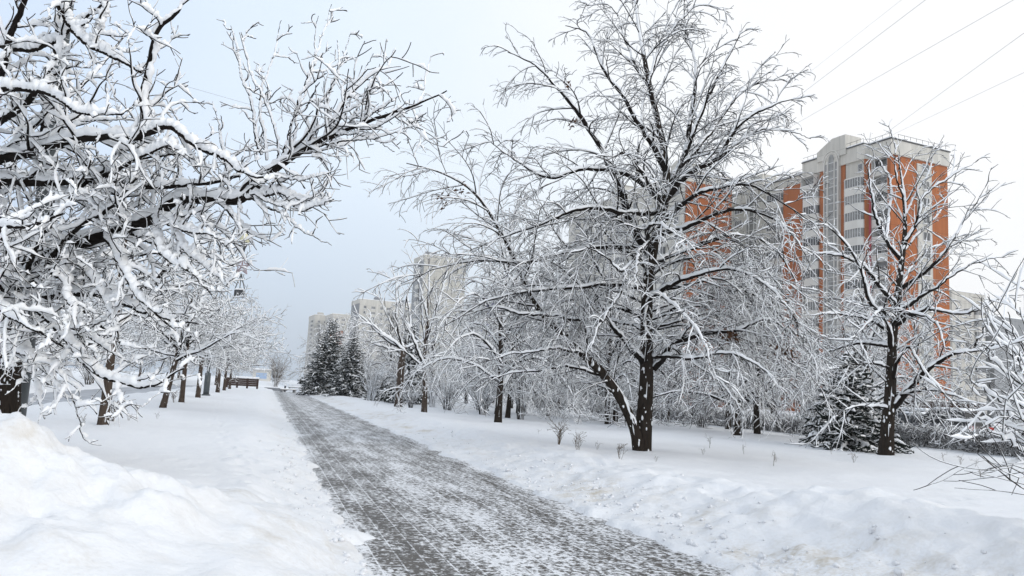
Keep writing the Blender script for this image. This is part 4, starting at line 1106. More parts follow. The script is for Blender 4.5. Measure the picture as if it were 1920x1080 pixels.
for i, (k, y, pi, rz, sc) in enumerate([(12.5, 60, 0, 0, 1.2), (13, 48, 1, 1, 1.1), (14, 44, 2, 2, 1.1), (15.5, 58, 1, 3, 1.3), (16, 50, 0, 4, 1.2), (20, 62, 2, 5, 1.2), (25, 46, 1, 2, 1.1), (26, 38, 0, 3, 1.0), (24, 56, 2, 1, 1.2), (12, 76, 0, 4, 1.3), (46.5, 46, 2, 5, 1.3), (47, 64, 1, 2, 1.3), (46.5, 36, 0, 1, 1.3), (47.5, 88, 2, 3, 1.4), (7.8, 98, 1, 1, 1.3), (7.2, 112, 0, 2, 1.4), (8, 128, 2, 3, 1.5), (-14.5, 30, 1, .5, 1.0), (-15, 42, 0, 1.5, 1.1), (-15, 56, 2, 2.5, 1.1), (-15, 68, 1, 3.5, 1.2)]):
    shrub_object('snowy_shrub', 'snow covered shrub filling the gaps between the trees', kpt(k, y), shr[pi], 'snow covered shrubs in the undergrowth', rz, sc)

# brown rounded tree without snow at the far end of the path
def brown_tree():
    ms = shrub_meshes(230, 40, 5.2, 2.0, T=(.02, .0, .0), r=.05, gap=.3)
    e = empty('brown_tree', (at(519, 700, 150)[0], 150, gz(at(519, 700, 150)[0], 150) - .1), 0, 'rounded bare brown tree at the far end of the path', 'tree')
    for me in ms[:2]:
        me.materials.clear(); me.materials.append(M['weed'])
    link('trunk', ms[0], e); c = link('crown', ms[1], e)
    if ms[2]: link('snow_cover', ms[2], c)
    e.scale = (1.15, 1.15, 1.25)
brown_tree()

# the near shrub that leans in from the right, thick with snow
def near_shrub():
    base = (6.35, 7.6, gz(6.35, 7.6) - .05)
    tips = [(1852, 556, 7.2), (1900, 560, 7.6), (1835, 648, 6.9), (1812, 700, 6.7), (1800, 762, 6.8), (1845, 600, 8.2), (1920, 540, 8.0), (1880, 600, 7.4), (1826, 815, 6.7), (1870, 640, 6.6), (1890, 585, 6.8), (1930, 590, 7.0), (1855, 720, 6.5), (1868, 772, 6.6), (1915, 640, 6.4)]
    A = []
    for n_, (tx, ty, tY) in enumerate(tips):
        sx, sy = 2085, 1000 - 14 * (n_ % 3)
        mid = lambda t, up: (sx + (tx - sx) * t, sy + (ty - sy) * t - up, 7.6 + (tY - 7.6) * t)
        A.append(([(sx, sy, 7.6), mid(.35, 34), mid(.7, 30), mid(1.0, 0)], .015, .004))
    B = [([(2080, 1010, 7.0), (1990, 950, 6.5), (1920, 917, 6.3), (1870, 880, 6.2), (1832, 850, 6.1)], .011, .003),
         ([(2080, 1010, 7.0), (1990, 935, 6.5), (1940, 905, 6.3), (1890, 880, 6.2), (1838, 888, 6.1)], .010, .003),
         ([(2080, 1010, 7.0), (2000, 915, 6.4), (1930, 882, 6.2), (1870, 876, 6.1)], .010, .003)]
    limbs = [px_limb(p, base, r0, r1) for p, r0, r1 in A + B]
    lev = [dict(dens=3.4, t0=.3, ang=(20, 45), lk=.36, fall=.3, lmin=.2, lmax=.7, npts=9, trop=(0, 0, .03), wig=.06, rk=.6, rmin=.004, rmax=.006, tip=.0026),
           dict(dens=2.4, t0=.2, ang=(22, 45), lk=.45, fall=.3, lmin=.12, lmax=.3, npts=6, trop=(0, 0, .02), wig=.06, rk=.8, rmin=.003, rmax=.004, tip=.0022)]
    ms = tree_meshes(limbs[:15], 1, lev, (.040, .028, .016), 77, n0=46, kk=(7, 6, 5, 4), snow_k=8, gap=.16, rough=.35, base_flare=1, vert=.5, flecks=0)
    e = shrub_object('shrub', 'thickly snow-clad shrub leaning in at the edge near the heaped bank', base, ms)
    ms2 = tree_meshes(limbs[15:], 1, lev, (.007, .004, .0), 78, n0=20, kk=(7, 6, 5, 4), snow_k=6, gap=.4, rough=.2, base_flare=1, flecks=0)
    e2 = empty('bare_sapling', base, 0, 'bare thin twigs of a sapling low over the snow bank', 'shrub')
    st = link('stems', ms2[1], e2); link('main_stem', ms2[0], e2); link('snow_cover', ms2[2], st)
near_shrub()

# ---- spruces
def spruce_meshes(seed, H=6.2, R=2.45, T=(.125, .075, .0), whorl=.26, dens=8.0, gap=.31):
    rng = np.random.default_rng(seed)
    tr = [([(0, 0, -.1), (0, 0, H * .5), (.03, 0, H)], .11, .012)]
    L = []
    z = .15
    i = 0
    while z < H * .97:
        t = z / H; l = R * (1 - t) ** .85 * (1.0 if t > .06 else .85) + .10
        nb = 8 if t < .7 else 6
        for j in range(nb):
            a = i * .7 + j * 6.283 / nb + rng.uniform(-.25, .25); ll = l * rng.uniform(.78, 1.12)
            up = .45 * t + rng.uniform(-.05, .1) + (.25 if t > .85 else 0)
            P = [(0, 0, z)]
            for s in (.35, .7, 1.0):
                P.append((math.cos(a) * ll * s, math.sin(a) * ll * s, z + ll * (up * s - .42 * s * s * (1 - t * .7) + .14 * s ** 3)))
            L.append((P, .026 * (1 - .5 * t), .010))
        z += whorl * (1 - .45 * t) * rng.uniform(.85, 1.15); i += 1
    P0 = np.stack([smooth_line(p, 10) for p, _, _ in L]); s = np.linspace(0, 1, 10)
    R0 = np.stack([r0 + (r1 - r0) * s for _, r0, r1 in L])
    P1, R1 = spawn(P0, R0, rng, dens=dens, t0=.12, ang=(40, 60), lk=.38, fall=.55, lmin=.10, lmax=.65, npts=5, trop=(0, 0, -.06), wig=.06, rk=.9, rmin=.048, rmax=.058, tip=.020, flat=.85)
    P2, R2 = spawn(P1, R1, rng, dens=9, t0=.1, ang=(40, 60), lk=.4, fall=.3, lmin=.06, lmax=.22, npts=3, trop=(0, 0, -.05), wig=.06, rk=.9, rmin=.040, rmax=.046, tip=.016, flat=.6)
    Pn, Rn = spawn(np.concatenate([P1]), np.concatenate([R1]), rng, dens=26, t0=.05, ang=(55, 85), lk=.2, fall=.1, lmin=.035, lmax=.075, npts=2, wig=0, rk=.3, rmin=.006, rmax=.006, tip=.002)
    Pm, Rm = spawn(P0, R0, rng, dens=22, t0=.15, ang=(55, 85), lk=.1, fall=.1, lmin=.04, lmax=.09, npts=2, wig=0, rk=.3, rmin=.007, rmax=.007, tip=.002)
    crown = [tubes(P0, R0, 5), tubes(P1, R1, 4), tubes(P2, R2, 3), tubes(Pn, Rn, 3), tubes(Pm, Rm, 3)]
    Pt = smooth_line(tr[0][0], 12)[None]; Rt = (.11 + (.012 - .11) * np.linspace(0, 1, 12))[None]
    sn = [snow_tubes(P0, R0, T[0], 6, rng, gap=gap + .16, rough=.3, wind=(-.2, -.25, 0), vert=.3), snow_tubes(P1, R1, T[1], 6, rng, gap=gap + .26, rough=.3, wind=(-.2, -.25, 0), vert=.3)]
    return (joinmesh('trunk', [tubes(Pt, Rt, 8)], M['bark']), joinmesh('crown', crown, M['needle']), joinmesh('snow_cover', sn, M['snow']))
sp = [spruce_meshes(301), spruce_meshes(302, H=3.4, R=1.6, whorl=.24, T=(.12, .085, .0))]
for (px, py, Y, pi, rz, sc, lab) in [
    (655, 745, 80.5, 0, .2, (1.02, 1.02, 1.02), 'shorter dark spruce with snow on its boughs, nearer of the pair by the path'),
    (613, 738, 92.0, 0, 2.2, (1.35, 1.35, 1.36), 'taller dark spruce with snow on its boughs, farther of the pair by the path'),
    (762, 756, 66.0, 1, 1.0, (1.35, 1.35, 1.9), 'dark spruce half hidden behind the lopped trunk'),
    (715, 750, 72.0, 1, 3.0, (1.1, 1.1, .6), 'low dark spruce clump beside the snowy shrub'),
    (1592, 838, 31.0, 1, 4.0, (1.25, 1.25, 1.08), 'bushy spruce tucked behind the bare tree before the orange tower'),
    (578, 722, 118.0, 1, 5.0, (.8, .8, .7), 'small dark spruce behind the benches at the path end')]:
    p = at(px, py, Y)
    e = tree_object('spruce', lab, 'spruce', ground_pt(p[0], Y), sp[pi], None, rz); e.scale = sc

# ---- hedge along the street
def build_hedge():
    rng = np.random.default_rng(9)
    ys = np.arange(28.5, 88, .06)
    n = len(ys)
    L0 = np.zeros((n, 6, 3)); s = np.linspace(0, 1, 6)
    k0 = 29.3 + rng.uniform(-.45, .45, n)
    h = .82 + .22 * rng.random(n)
    a = rng.uniform(0, 6.28, n); sp_ = rng.uniform(.05, .35, n)
    x0 = k0 + PATH_M * ys
    L0[..., 0] = x0[:, None] + (np.cos(a) * sp_)[:, None] * s; L0[..., 1] = ys[:, None] + (np.sin(a) * sp_)[:, None] * s
    L0[..., 2] = .15 + h[:, None] * s
    R0 = .011 - .006 * s[None] + np.zeros((n, 1))
    b = np.array([xk(29.3, 45), 45, .2])
    L0 = L0 - b
    P1, R1 = spawn(L0, R0, rng, dens=17, t0=.05, ang=(30, 75), lk=.34, fall=.2, lmin=.12, lmax=.36, npts=4, wig=.15, rk=.8, rmin=.015, rmax=.016, tip=.012)
    P2, R2 = spawn(P1, R1, rng, dens=8, t0=.1, ang=(30, 75), lk=.5, fall=.2, lmin=.06, lmax=.16, npts=3, wig=.15, rk=.8, rmin=.013, rmax=.014, tip=.010)
    top = sst(.74, .98, P1[:, :, 2] + b[2] - .15)
    T1 = .04 * top
    snow1 = snow_tubes(P1, R1, T1, 5, rng, gap=.12, rough=.3)
    P2t = sst(.78, 1.02, P2[:, :, 2] + b[2] - .15)
    snow2 = snow_tubes(P2, R2, .022 * P2t, 4, rng, gap=.15, rough=.3)
    e = empty('hedge', tuple(b), 0, 'long clipped dark hedge capped with snow along the street', 'hedge')
    tw = link('twigs', joinmesh('twigs', [tubes(L0, R0, 4), tubes(P1, R1, 3), tubes(P2, R2, 3)], M['twig']), e)
    link('snow_cover', joinmesh('snow_cover', [snow1, snow2], M['snow']), tw)
build_hedge()

# ---- dry weeds poking out of the snow
def weed_meshes(seed, n=7, H=.7, fluffy=True):
    rng = np.random.default_rng(seed)
    L = [([(0, 0, -.1), (rng.uniform(-.1, .1), rng.uniform(-.1, .1), H * .5), (rng.uniform(-.28, .28), rng.uniform(-.28, .28), H * rng.uniform(.6, 1))], .006, .003) for _ in range(n)]
    P0 = np.stack([smooth_line(p, 8) for p, _, _ in L]); R0 = np.tile(np.linspace(.006, .003, 8), (n, 1))
    P1, R1 = spawn(P0, R0, rng, dens=10, t0=.3, ang=(25, 55), lk=.3, fall=.4, lmin=.05, lmax=.2, npts=4, trop=(0, 0, .05), wig=.1, rk=.8, rmin=.004, rmax=.005, tip=.003)
    P2, R2 = spawn(P1, R1, rng, dens=22, t0=.3, ang=(25, 55), lk=.3, fall=.2, lmin=.02, lmax=.05, npts=3, wig=.1, rk=.9, rmin=.004, rmax=.006, tip=.003)
    sn = snow_tubes(P1, R1, .012, 5, rng, gap=.5, rough=.3)
    return joinmesh('stalks', [tubes(P0, R0, 4), tubes(P1, R1, 3), tubes(P2, R2, 3)], M['weed']), joinmesh('snow_cover', [sn], M['snow'])
wd = [weed_meshes(400, 7, .75), weed_meshes(401, 9, .65), weed_meshes(402, 5, .5), weed_meshes(403, 2, .6), weed_meshes(404, 3, .5)]
def weed(px, py, label, pi=0, sc=1.0, rz=0.0, group=None):
    d = ray(px, py); t = (.22 - CAM_Z) / d[2]; x, y = d[0] * t, d[1] * t
    e = empty('dry_weed', (x, y, float(height(np.array([x]), np.array([y]))[0])), rz, label, 'weed', group)
    st = link('stalks', wd[pi][0], e)
    e.scale = (sc,) * 3
weed(209, 800, 'tall dry weeds at the foot of the straight brown row tree', 1, 1.1)
weed(1047, 838, 'feathery dry weed clump between the path and the two-trunked tree', 1, 1.15)
weed(1084, 856, 'feathery dry weed nearest the path bank before the two-trunked tree', 0, .75, 1)
weed(1162, 876, 'broken dark weed stalks on the snow bank crest', 2, .7, 2)
weed(325, 762, 'pale frosted weed beside the leaning row tree', 1, .9, 3)
WG = 'single dry stalks poking through the snow'
for i, (px, py) in enumerate([(1010, 817), (1120, 843), (1330, 842), (1318, 855), (1450, 875), (1455, 868), (1770, 866), (1800, 872), (1828, 880), (1840, 898), (1560, 852), (240, 800), (255, 797), (293, 795), (150, 815), (1230, 872), (1395, 852), (1600, 868)]):
    weed(px, py, 'small dry stalk poking through the smooth snow', 3 + i % 2, .35 + .5 * ((i * 7) % 5) / 5, i * 1.3, WG)

# ================================================================== BUILDINGS
B_ANG = math.atan2(.40, .9165)          # local x runs along the end wall, local y along the street front (away)
def b_window(w, h, n=2, deep=.10):
    """A window in the plane y=0 facing -y: frame with mullions and panes."""
    m = MB(); f = .07
    m.box(-w / 2, w / 2, -deep, .05, 0, f, 0); m.box(-w / 2, w / 2, -deep, .05, h - f, h, 0)
    m.box(-w / 2, -w / 2 + f, -deep, .05, f, h - f, 0); m.box(w / 2 - f, w / 2, -deep, .05, f, h - f, 0)
    for i in range(1, n):
        x = -w / 2 + w * i / n
        m.box(x - .035, x + .035, -deep + .01, .05, f, h - f, 0)
    m.box(-w / 2 + f, w / 2 - f, -.045, .04, f, h - f, 1)
    m.box(-w / 2 - .06, w / 2 + .06, -deep - .12, .0, -.07, -.005, 2)          # snowy sill
    return m.mesh('window', [M['frame'], M['glass'], M['snow']])
def b_bay(w, fh, out=.95, chamfer=.7, wall='white_bay'):
    """One storey of a glazed bay balcony in the plane y=0 facing -y."""
    m = MB()
    poly = [(-w / 2, .02), (-w / 2, -out * .45), (-w / 2 + chamfer, -out), (w / 2 - chamfer, -out), (w / 2, -out * .45), (w / 2, .02)]
    sc = lambda s, e: [(x * s, y * s if y < 0 else e) for x, y in poly]
    par = fh * .40
    m.prism(poly, 0, par, 'z', 0)
    m.prism([(x * .975, y * .95 if y < 0 else .015) for x, y in poly], par, fh - .22, 'z', 1)
    m.prism([(x * 1.012, y * 1.03 if y < 0 else .03) for x, y in poly], fh - .22, fh - .005, 'z', 0)
    m.prism([(x * 1.015, y * 1.05 if y < 0 else .03) for x, y in poly], par, par + .05, 'z', 2)
    n = max(4, int(w / .8))
    for i in range(n + 1):
        x = -w / 2 + chamfer + (w - 2 * chamfer) * i / n
        m.box(x - .035, x + .035, -out, -out + .06, par + .05, fh - .22, 2)
    for s in (-1, 1):
        x, y = s * (w / 2 - chamfer * .5), -out * .72
        m.box(x - .05, x + .05, y - .03, y + .05, par + .05, fh - .22, 2)
    return m.mesh('balcony', [M[wall], M['glass'], M['frame']])
def b_loggia(w, fh, depth=1.3, wall='white_bay'):
    """An open recessed balcony: parapet, dark recess with a door and window at the back."""
    m = MB(); par = 1.05
    d = -depth
    m.box(-w / 2, w / 2, d - .12, d, 0, par, 0)
    m.box(-w / 2 + .02, w / 2 - .02, -.10, -.01, .01, fh - .02, 3)
    m.box(-w / 2 + .3, -w / 2 + 1.1, -.15, -.11, .15, 2.2, 2); m.box(-w / 2 + .38, -w / 2 + 1.02, -.19, -.14, .3, 2.1, 1)
    m.box(.1, w / 2 - .3, -.15, -.11, .9, 2.2, 2); m.box(.18, w / 2 - .38, -.19, -.14, 1.0, 2.1, 1)
    m.box(-w / 2, w / 2, d - .1, -.11, fh - .2, fh - .01, 0)
    m.box(-w / 2, -w / 2 + .12, d, -.11, par, fh - .2, 0); m.box(w / 2 - .12, w / 2, d, -.11, par, fh - .2, 0)
    m.box(-w / 2 + .02, w / 2 - .02, d - .14, d + .01, par, par + .06, 4)
    return m.mesh('balcony', [M[wall], M['glass'], M['frame'], M['grey_panel'], M['snow']])

FRONT = -math.pi / 2                   # turns a -y facing part to face -x
PCOUNT = {}
def add_part(root, name, me, x, y, z, rz=0.0):
    n = PCOUNT.get((root.name, name), 0)
    if n >= 98: return None
    PCOUNT[(root.name, name)] = n + 1
    o = link(name, me, root); o.location = (x, y, z); o.rotation_euler = (0, 0, rz)
    return o

def orange_block():
    FH, TOP, NF, Z0 = 2.9, 46.2, 15, .1
    r = empty('apartment_building', (62.0, 126.7, 0), B_ANG, 'orange and white tower block with arched stair tower, nearest behind the bare tree', 'building')
    W = 12.0
    EAVE = TOP - 2.5
    # walls, kept apart by colour
    o = MB(); w = MB(); g = MB()
    o.box(.0, W, 0, 26, -1, EAVE, 0)                                           # core, end wall
    o.box(-1.34, .0, 0, .7, -1, EAVE, 0)
    o.box(-2.5, .0, 4.1, 4.35, -1, EAVE, 0)
    o.box(-2.5, .0, 8.4, 9.3, -1, EAVE, 0); o.box(-2.5, 0, 12.7, 14.2, -1, EAVE, 0)
    o.box(2.0, W, 26, 27.3, -1, EAVE, 0); o.box(1.95, 2.0, 24.5, 27.3, -1, EAVE - FH, 0)
    o.build('orange_wall', M['orange'], r)
    w.box(-2.35, .0, 4.35, 8.4, -1, EAVE, 0); w.box(-2.35, 0, 14.2, 18, -1, EAVE, 0)
    w.box(2.0, W, 27.3, 46, -1, EAVE, 0)
    w.box(-1.5, W + .25, -.25, 4.1, EAVE, TOP, 0); w.box(-2.75, W + .25, 4.1, 18.2, EAVE, TOP + .02, 0); w.box(1.75, W + .25, 18.2, 46, EAVE, TOP - .2, 0)
    # white strip on the end wall
    w.box(4.6, 8.0, -.14, .0, -1, EAVE - .6, 0)
    w.build('panel_wall', M['white_panel'], r)
    cap = MB()
    cap.box(-1.65, W + .4, -.4, 4.1, TOP + .02, TOP + .2, 0); cap.box(-2.9, W + .4, 4.1, 18.3, TOP + .04, TOP + .22, 0); cap.box(1.6, W + .4, 18.3, 46.1, TOP - .2, TOP - .02, 0)
    rf = cap.build('roof', M['dark_metal'], r)
    sn = MB(); sn.box(-1.55, W + .3, -.3, 4.0, TOP + .2, TOP + .42, 0); sn.box(-2.8, W + .3, 4.2, 18.2, TOP + .22, TOP + .44, 0); sn.box(1.7, W + .3, 18.4, 46, TOP - .02, TOP + .18, 0)
    sn.build('roof_snow', M['snow'], rf)
    rl = MB()
    for y0, y1, x, z in ((0, 4, -1.55, TOP), (4.2, 18, -2.8, TOP), (18.4, 46, 1.7, TOP - .2)):
        rl.box(x, x + .04, y0, y1, z + .95, z + 1.0, 0)
        for q in np.arange(y0, y1, 1.4): rl.box(x, x + .04, q, q + .04, z + .1, z + .95, 0)
    rl.box(0, W + .3, -.3, -.26, TOP + .95, TOP + 1.0, 0)
    for q in np.arange(.1, W, 1.4): rl.box(q, q + .04, -.3, -.26, TOP + .1, TOP + .95, 0)
    rl.build('railing', M['dark_metal'], rf)
    # stair tower with an arch at its top
    def stair(y0, y1, x, top, arch=True):
        t = MB()
        yc = (y0 + y1) / 2
        t.box(x, .2 if x < 0 else x + 3, y0, y1, -1, TOP - .8, 0)
        a, b = y0 - 1.5, y1 + 1.6
        t.prism([(a, TOP - .8), (b, TOP - .8), (b, top - 1.7), (yc - .2, top), (a, top)], x - .08, x + 3.6, 'x', 0)
        so = t.build('stair_tower', M['white_panel'], r)
        wn_ = MB()
        for (c, hw, z1) in ((yc, .55, top - 3.4), (yc - 1.15, .22, top - 4.6), (yc + 1.15, .22, top - 4.6)):
            poly = [(c - hw, 2), (c + hw, 2)] + [(c + hw * math.cos(q), z1 + hw * math.sin(q)) for q in np.linspace(0, math.pi, 9)]
            wn_.prism(poly, x - .10, x - .02, 'x', 0)
            for z in np.arange(2.4, z1, 1.45): wn_.box(x - .14, x - .1, c - hw, c + hw, z, z + .12, 1)
        wn_.build('stair_window', [M['glass'], M['frame']], so)
        rib = MB()
        for q in np.linspace(0, math.pi, 13)[:-1]:
            for R_ in (1.75, 1.35):
                q2 = q + math.pi / 12
                rib.prism([(yc + R_ * math.cos(q), top - 4.0 + R_ * math.sin(q)), (yc + (R_ + .14) * math.cos(q), top - 4.0 + (R_ + .14) * math.sin(q)), (yc + (R_ + .14) * math.cos(q2), top - 4.0 + (R_ + .14) * math.sin(q2)), (yc + R_ * math.cos(q2), top - 4.0 + R_ * math.sin(q2))], x - .2, x - .09, 'x', 0)
        for c in (yc - .78, yc + .78, yc - 1.55, yc + 1.55): rib.box(x - .2, x - .01, c - .09, c + .09, -1, top - 4.0, 0)
        rib.build('arch_ribs', M['white_bay'], so)
    stair(9.3, 12.7, -3.0, 48.9)
    stair(35.0, 38.2, 1.4, 48.6)
    # openings
    bay4, bay3 = b_bay(4.05, FH), b_bay(3.8, FH)
    log = b_loggia(3.3, FH, 1.2)
    win = b_window(1.55, 1.45, 2); win1 = b_window(1.0, 1.4, 1); win3 = b_window(2.4, 1.45, 3)
    bayC = b_bay(4.6, FH)
    for f in range(NF):
        z = Z0 + FH * f + .1
        add_part(r, 'window', win, 6.55, -.15, z + .95)
        add_part(r, 'balcony', log, 0.01 - .02, 2.4, z, FRONT)
        if f == NF - 1:
            add_part(r, 'window', win1, -2.36, 5.2, z + .9, FRONT); add_part(r, 'balcony', log, -2.37, 16.1, z - .4, FRONT)
        else:
            add_part(r, 'balcony', bay4, -2.36, 6.35, z, FRONT); add_part(r, 'balcony', bay3, -2.36, 16.1, z, FRONT)
        add_part(r, 'window', win1, 1.94, 25.9, z + .9, FRONT)
        add_part(r, 'window', win3, 1.99, 23.0, z + .9, FRONT)
        add_part(r, 'balcony', bayC, 1.99, 30.2, z, FRONT)
        add_part(r, 'window', win3, 1.99, 41.5, z + .9, FRONT)
    red = MB(); red.box(-1.75, -1.4, 3.9, 4.08, 14, 40, 0); red.build('red_strip', M['red_strip'], r)
    dk = MB(); dk.box(-.4, -.25, .9, 4.0, EAVE - 2.4, EAVE - .2, 0); dk.build('top_loggia', M['glass'], r)
orange_block()

def long_block(name, label, x0, y0, W, L, top, z0, FH, mats, end_blank=True, towers=(), front_cols=None, end_cols=None, step=4.6, eave=2.2, setback=0, max_w=98, glaz=True):
    """A panel block: end wall (local x) and street front (local y)."""
    r = empty(name, (x0, y0, 0), B_ANG, label, 'building')
    E = top - eave
    m = MB(); m.box(0, W, .3, L, -1, E, 0); m.build('panel_wall', M[mats[0]], r)
    m = MB(); m.box(-.05, W + .05, 0, .3, -1, E, 0)
    jz = z0 + FH
    m.build('end_wall', M[mats[1]], r)
    if end_blank:                                                 # panel joints on the blank end
        j = MB(); q = z0 + FH
        while q < E: j.box(0, W, -.02, -.004, q, q + .07, 0); q += FH
        for x in np.arange(W / 4, W - .5, W / 4): j.box(x, x + .07, -.025, -.006, 0, E, 0)
        j.build('panel_joints', M['grey_panel'], r)
    m = MB(); m.box(-.15, W + .15, -.12, L + .1, E, top, 0)
    rf = m.build('parapet', M[mats[2]], r)
    m = MB(); m.box(-.3, W + .3, -.25, L + .2, top, top + .25, 0); m.build('roof_snow', M['snow'], rf)
    for (ty, tw, tx, th) in towers:
        m = MB(); m.box(tx, tx + 3.5, ty, ty + tw, E, top + th, 0)
        m.prism([(ty - .3, top + th), (ty + tw + .3, top + th), (ty + tw * .5, top + th + .9)], tx - .1, tx + 3.6, 'x', 0)
        m.build('roof_house', M[mats[0]], r)
    win2 = b_window(1.5, 1.45, 2); win3 = b_window(2.3, 1.45, 3); bay = b_bay(3.2, FH, .8, .5)
    NF = int((E - z0) / FH)
    cols = front_cols or [(q, ('w2', 'b', 'w3')[int(i) % 3]) for i, q in enumerate(np.arange(step * .6, L - 1.5, step))]
    for f in reversed(range(NF)):
        z = z0 + FH * f
        for (y, kind) in cols:
            if kind == 'b': add_part(r, 'balcony', bay, -.01, y, z, FRONT)
            else: add_part(r, 'window', win2 if kind == 'w2' else win3, -.01, y, z + .9, FRONT)
        for (x, kind) in (end_cols or ()):
            if kind == 'b': add_part(r, 'balcony', bay, x, -.01, z)
            else: add_part(r, 'window', win2 if kind == 'w2' else win3, x, -.01, z + .9)
    return r
long_block('apartment_building', 'pale block with an orange end wall, rising through the crown of the two-trunked tree', 32.5, 149.3, 10.8, 48.0, 46.0, .1, 2.9,
           ('white_panel', 'orange', 'white_panel'), end_blank=False, towers=((2.0, 4.0, .4, 2.0), (24, 4.5, .4, 2.2)), step=5.0)
def cream_tower():
    r = long_block('apartment_building', 'cream tower block with a broad blank end wall, seen past the young forked tree', -30.0, 265.7, 15.0, 12.0, 46.0, .1, 2.9,
                   ('grey_panel', 'cream', 'cream'), towers=((3.0, 5.0, 2.0, 1.2),), step=3.2, eave=1.6)
    m = MB(); m.tube([(6, 3, 46), (6, 3, 48.8)], .06, 6); m.tube([(8.5, 3, 46), (8.5, 3, 47.5)], .5, 8); m.tube([(8.5, 3, 47.5), (8.5, 3, 48.3)], [1.3, .1], 8)
    m.build('roof_vent', M['dark_metal'], r)
cream_tower()
long_block('apartment_building', 'grey end of a distant block with rows of small windows, between spruces and young tree', -80.8, 424.0, 34.0, 20.0, 46.5, .1, 2.9,
           ('grey_blind', 'white_panel', 'white_panel'), end_blank=False, front_cols=[(16.5, 'w2')], end_cols=[(3.0, 'w2'), (7.5, 'w3'), (12.0, 'w2'), (16.0, 'w3'), (20.5, 'w2'), (25.5, 'w3'), (30, 'w2')], towers=((1.0, 6.0, 9.0, 1.4), (1.0, 5.0, 24.0, 1.0)))
long_block('apartment_building', 'pale stepped block rising behind the taller spruce', -116.0, 520.0, 14.0, 26.0, 46.0, .1, 2.9,
           ('white_panel', 'white_panel', 'white_panel'), end_blank=False, end_cols=[(3, 'w2'), (7, 'w3'), (11, 'w2')], step=5.5)
long_block('apartment_building', 'far pale block, smallest and leftmost of the skyline beyond the spruces', -134.5, 548.0, 15.0, 24.0, 47.0, .1, 2.9,
           ('white_panel', 'white_panel', 'white_panel'), end_blank=False, end_cols=[(3, 'w2'), (7.5, 'w3'), (12, 'w2')], towers=((4.0, 6.0, 3.0, 1.5),), step=5.5)
def chimney_strip():
    r = empty('orange_building', (-104.0, 470, 0), B_ANG, 'narrow orange building edge showing between the two spruces', 'building')
    m = MB(); m.box(0, 6.0, 0, 12, -1, 32, 0); m.build('wall', M['orange'], r)
    m = MB(); m.box(-.4, 6.4, -.4, 12.4, 32, 35, 0); m.build('parapet', M['white_panel'], r)
    m = MB(); m.box(-.5, 6.5, -.5, 12.5, 35, 35.3, 0); m.build('roof_snow', M['snow'], r)
chimney_strip()
long_block('apartment_building', 'lower pale block standing just past the orange tower', 106.0, 190.0, 11.5, 40.0, 31.7, .1, 2.8,
           ('white_panel', 'white_panel', 'white_panel'), end_blank=False, end_cols=[(2.0, 'w2'), (5.5, 'w3'), (9.5, 'b')], step=5)
long_block('apartment_building', 'plain grey block low behind the near shrub, next to the lower pale block', 119.6, 196.0, 12.0, 30.0, 26.8, .1, 2.8,
           ('grey_panel', 'grey_panel', 'grey_panel'), step=5)

# ---- low brown pavilion beyond the street
def pavilion():
    p = at(1712, 745, 60.0)
    r = empty('pavilion', (p[0], 60.0, .2), .05, 'low brown shelter with a flat snow-topped roof beyond the parked cars', 'pavilion')
    m = MB(); m.box(.3, 5.4, .3, 3, 0, 2.2, 0)
    for x in np.arange(.3, 5.4, .85): m.box(x, x + .1, .22, .3, 0, 2.2, 0)
    m.build('wall', M['brown_brick'], r)
    m = MB(); m.box(0, 5.8, 0, 3.4, 2.2, 2.45, 0); rf = m.build('roof', M['brown_wood'], r)
    m = MB(); m.box(.05, 5.75, .05, 3.35, 2.45, 2.62, 0); m.build('roof_snow', M['snow'], rf, bevel=.08)
pavilion()

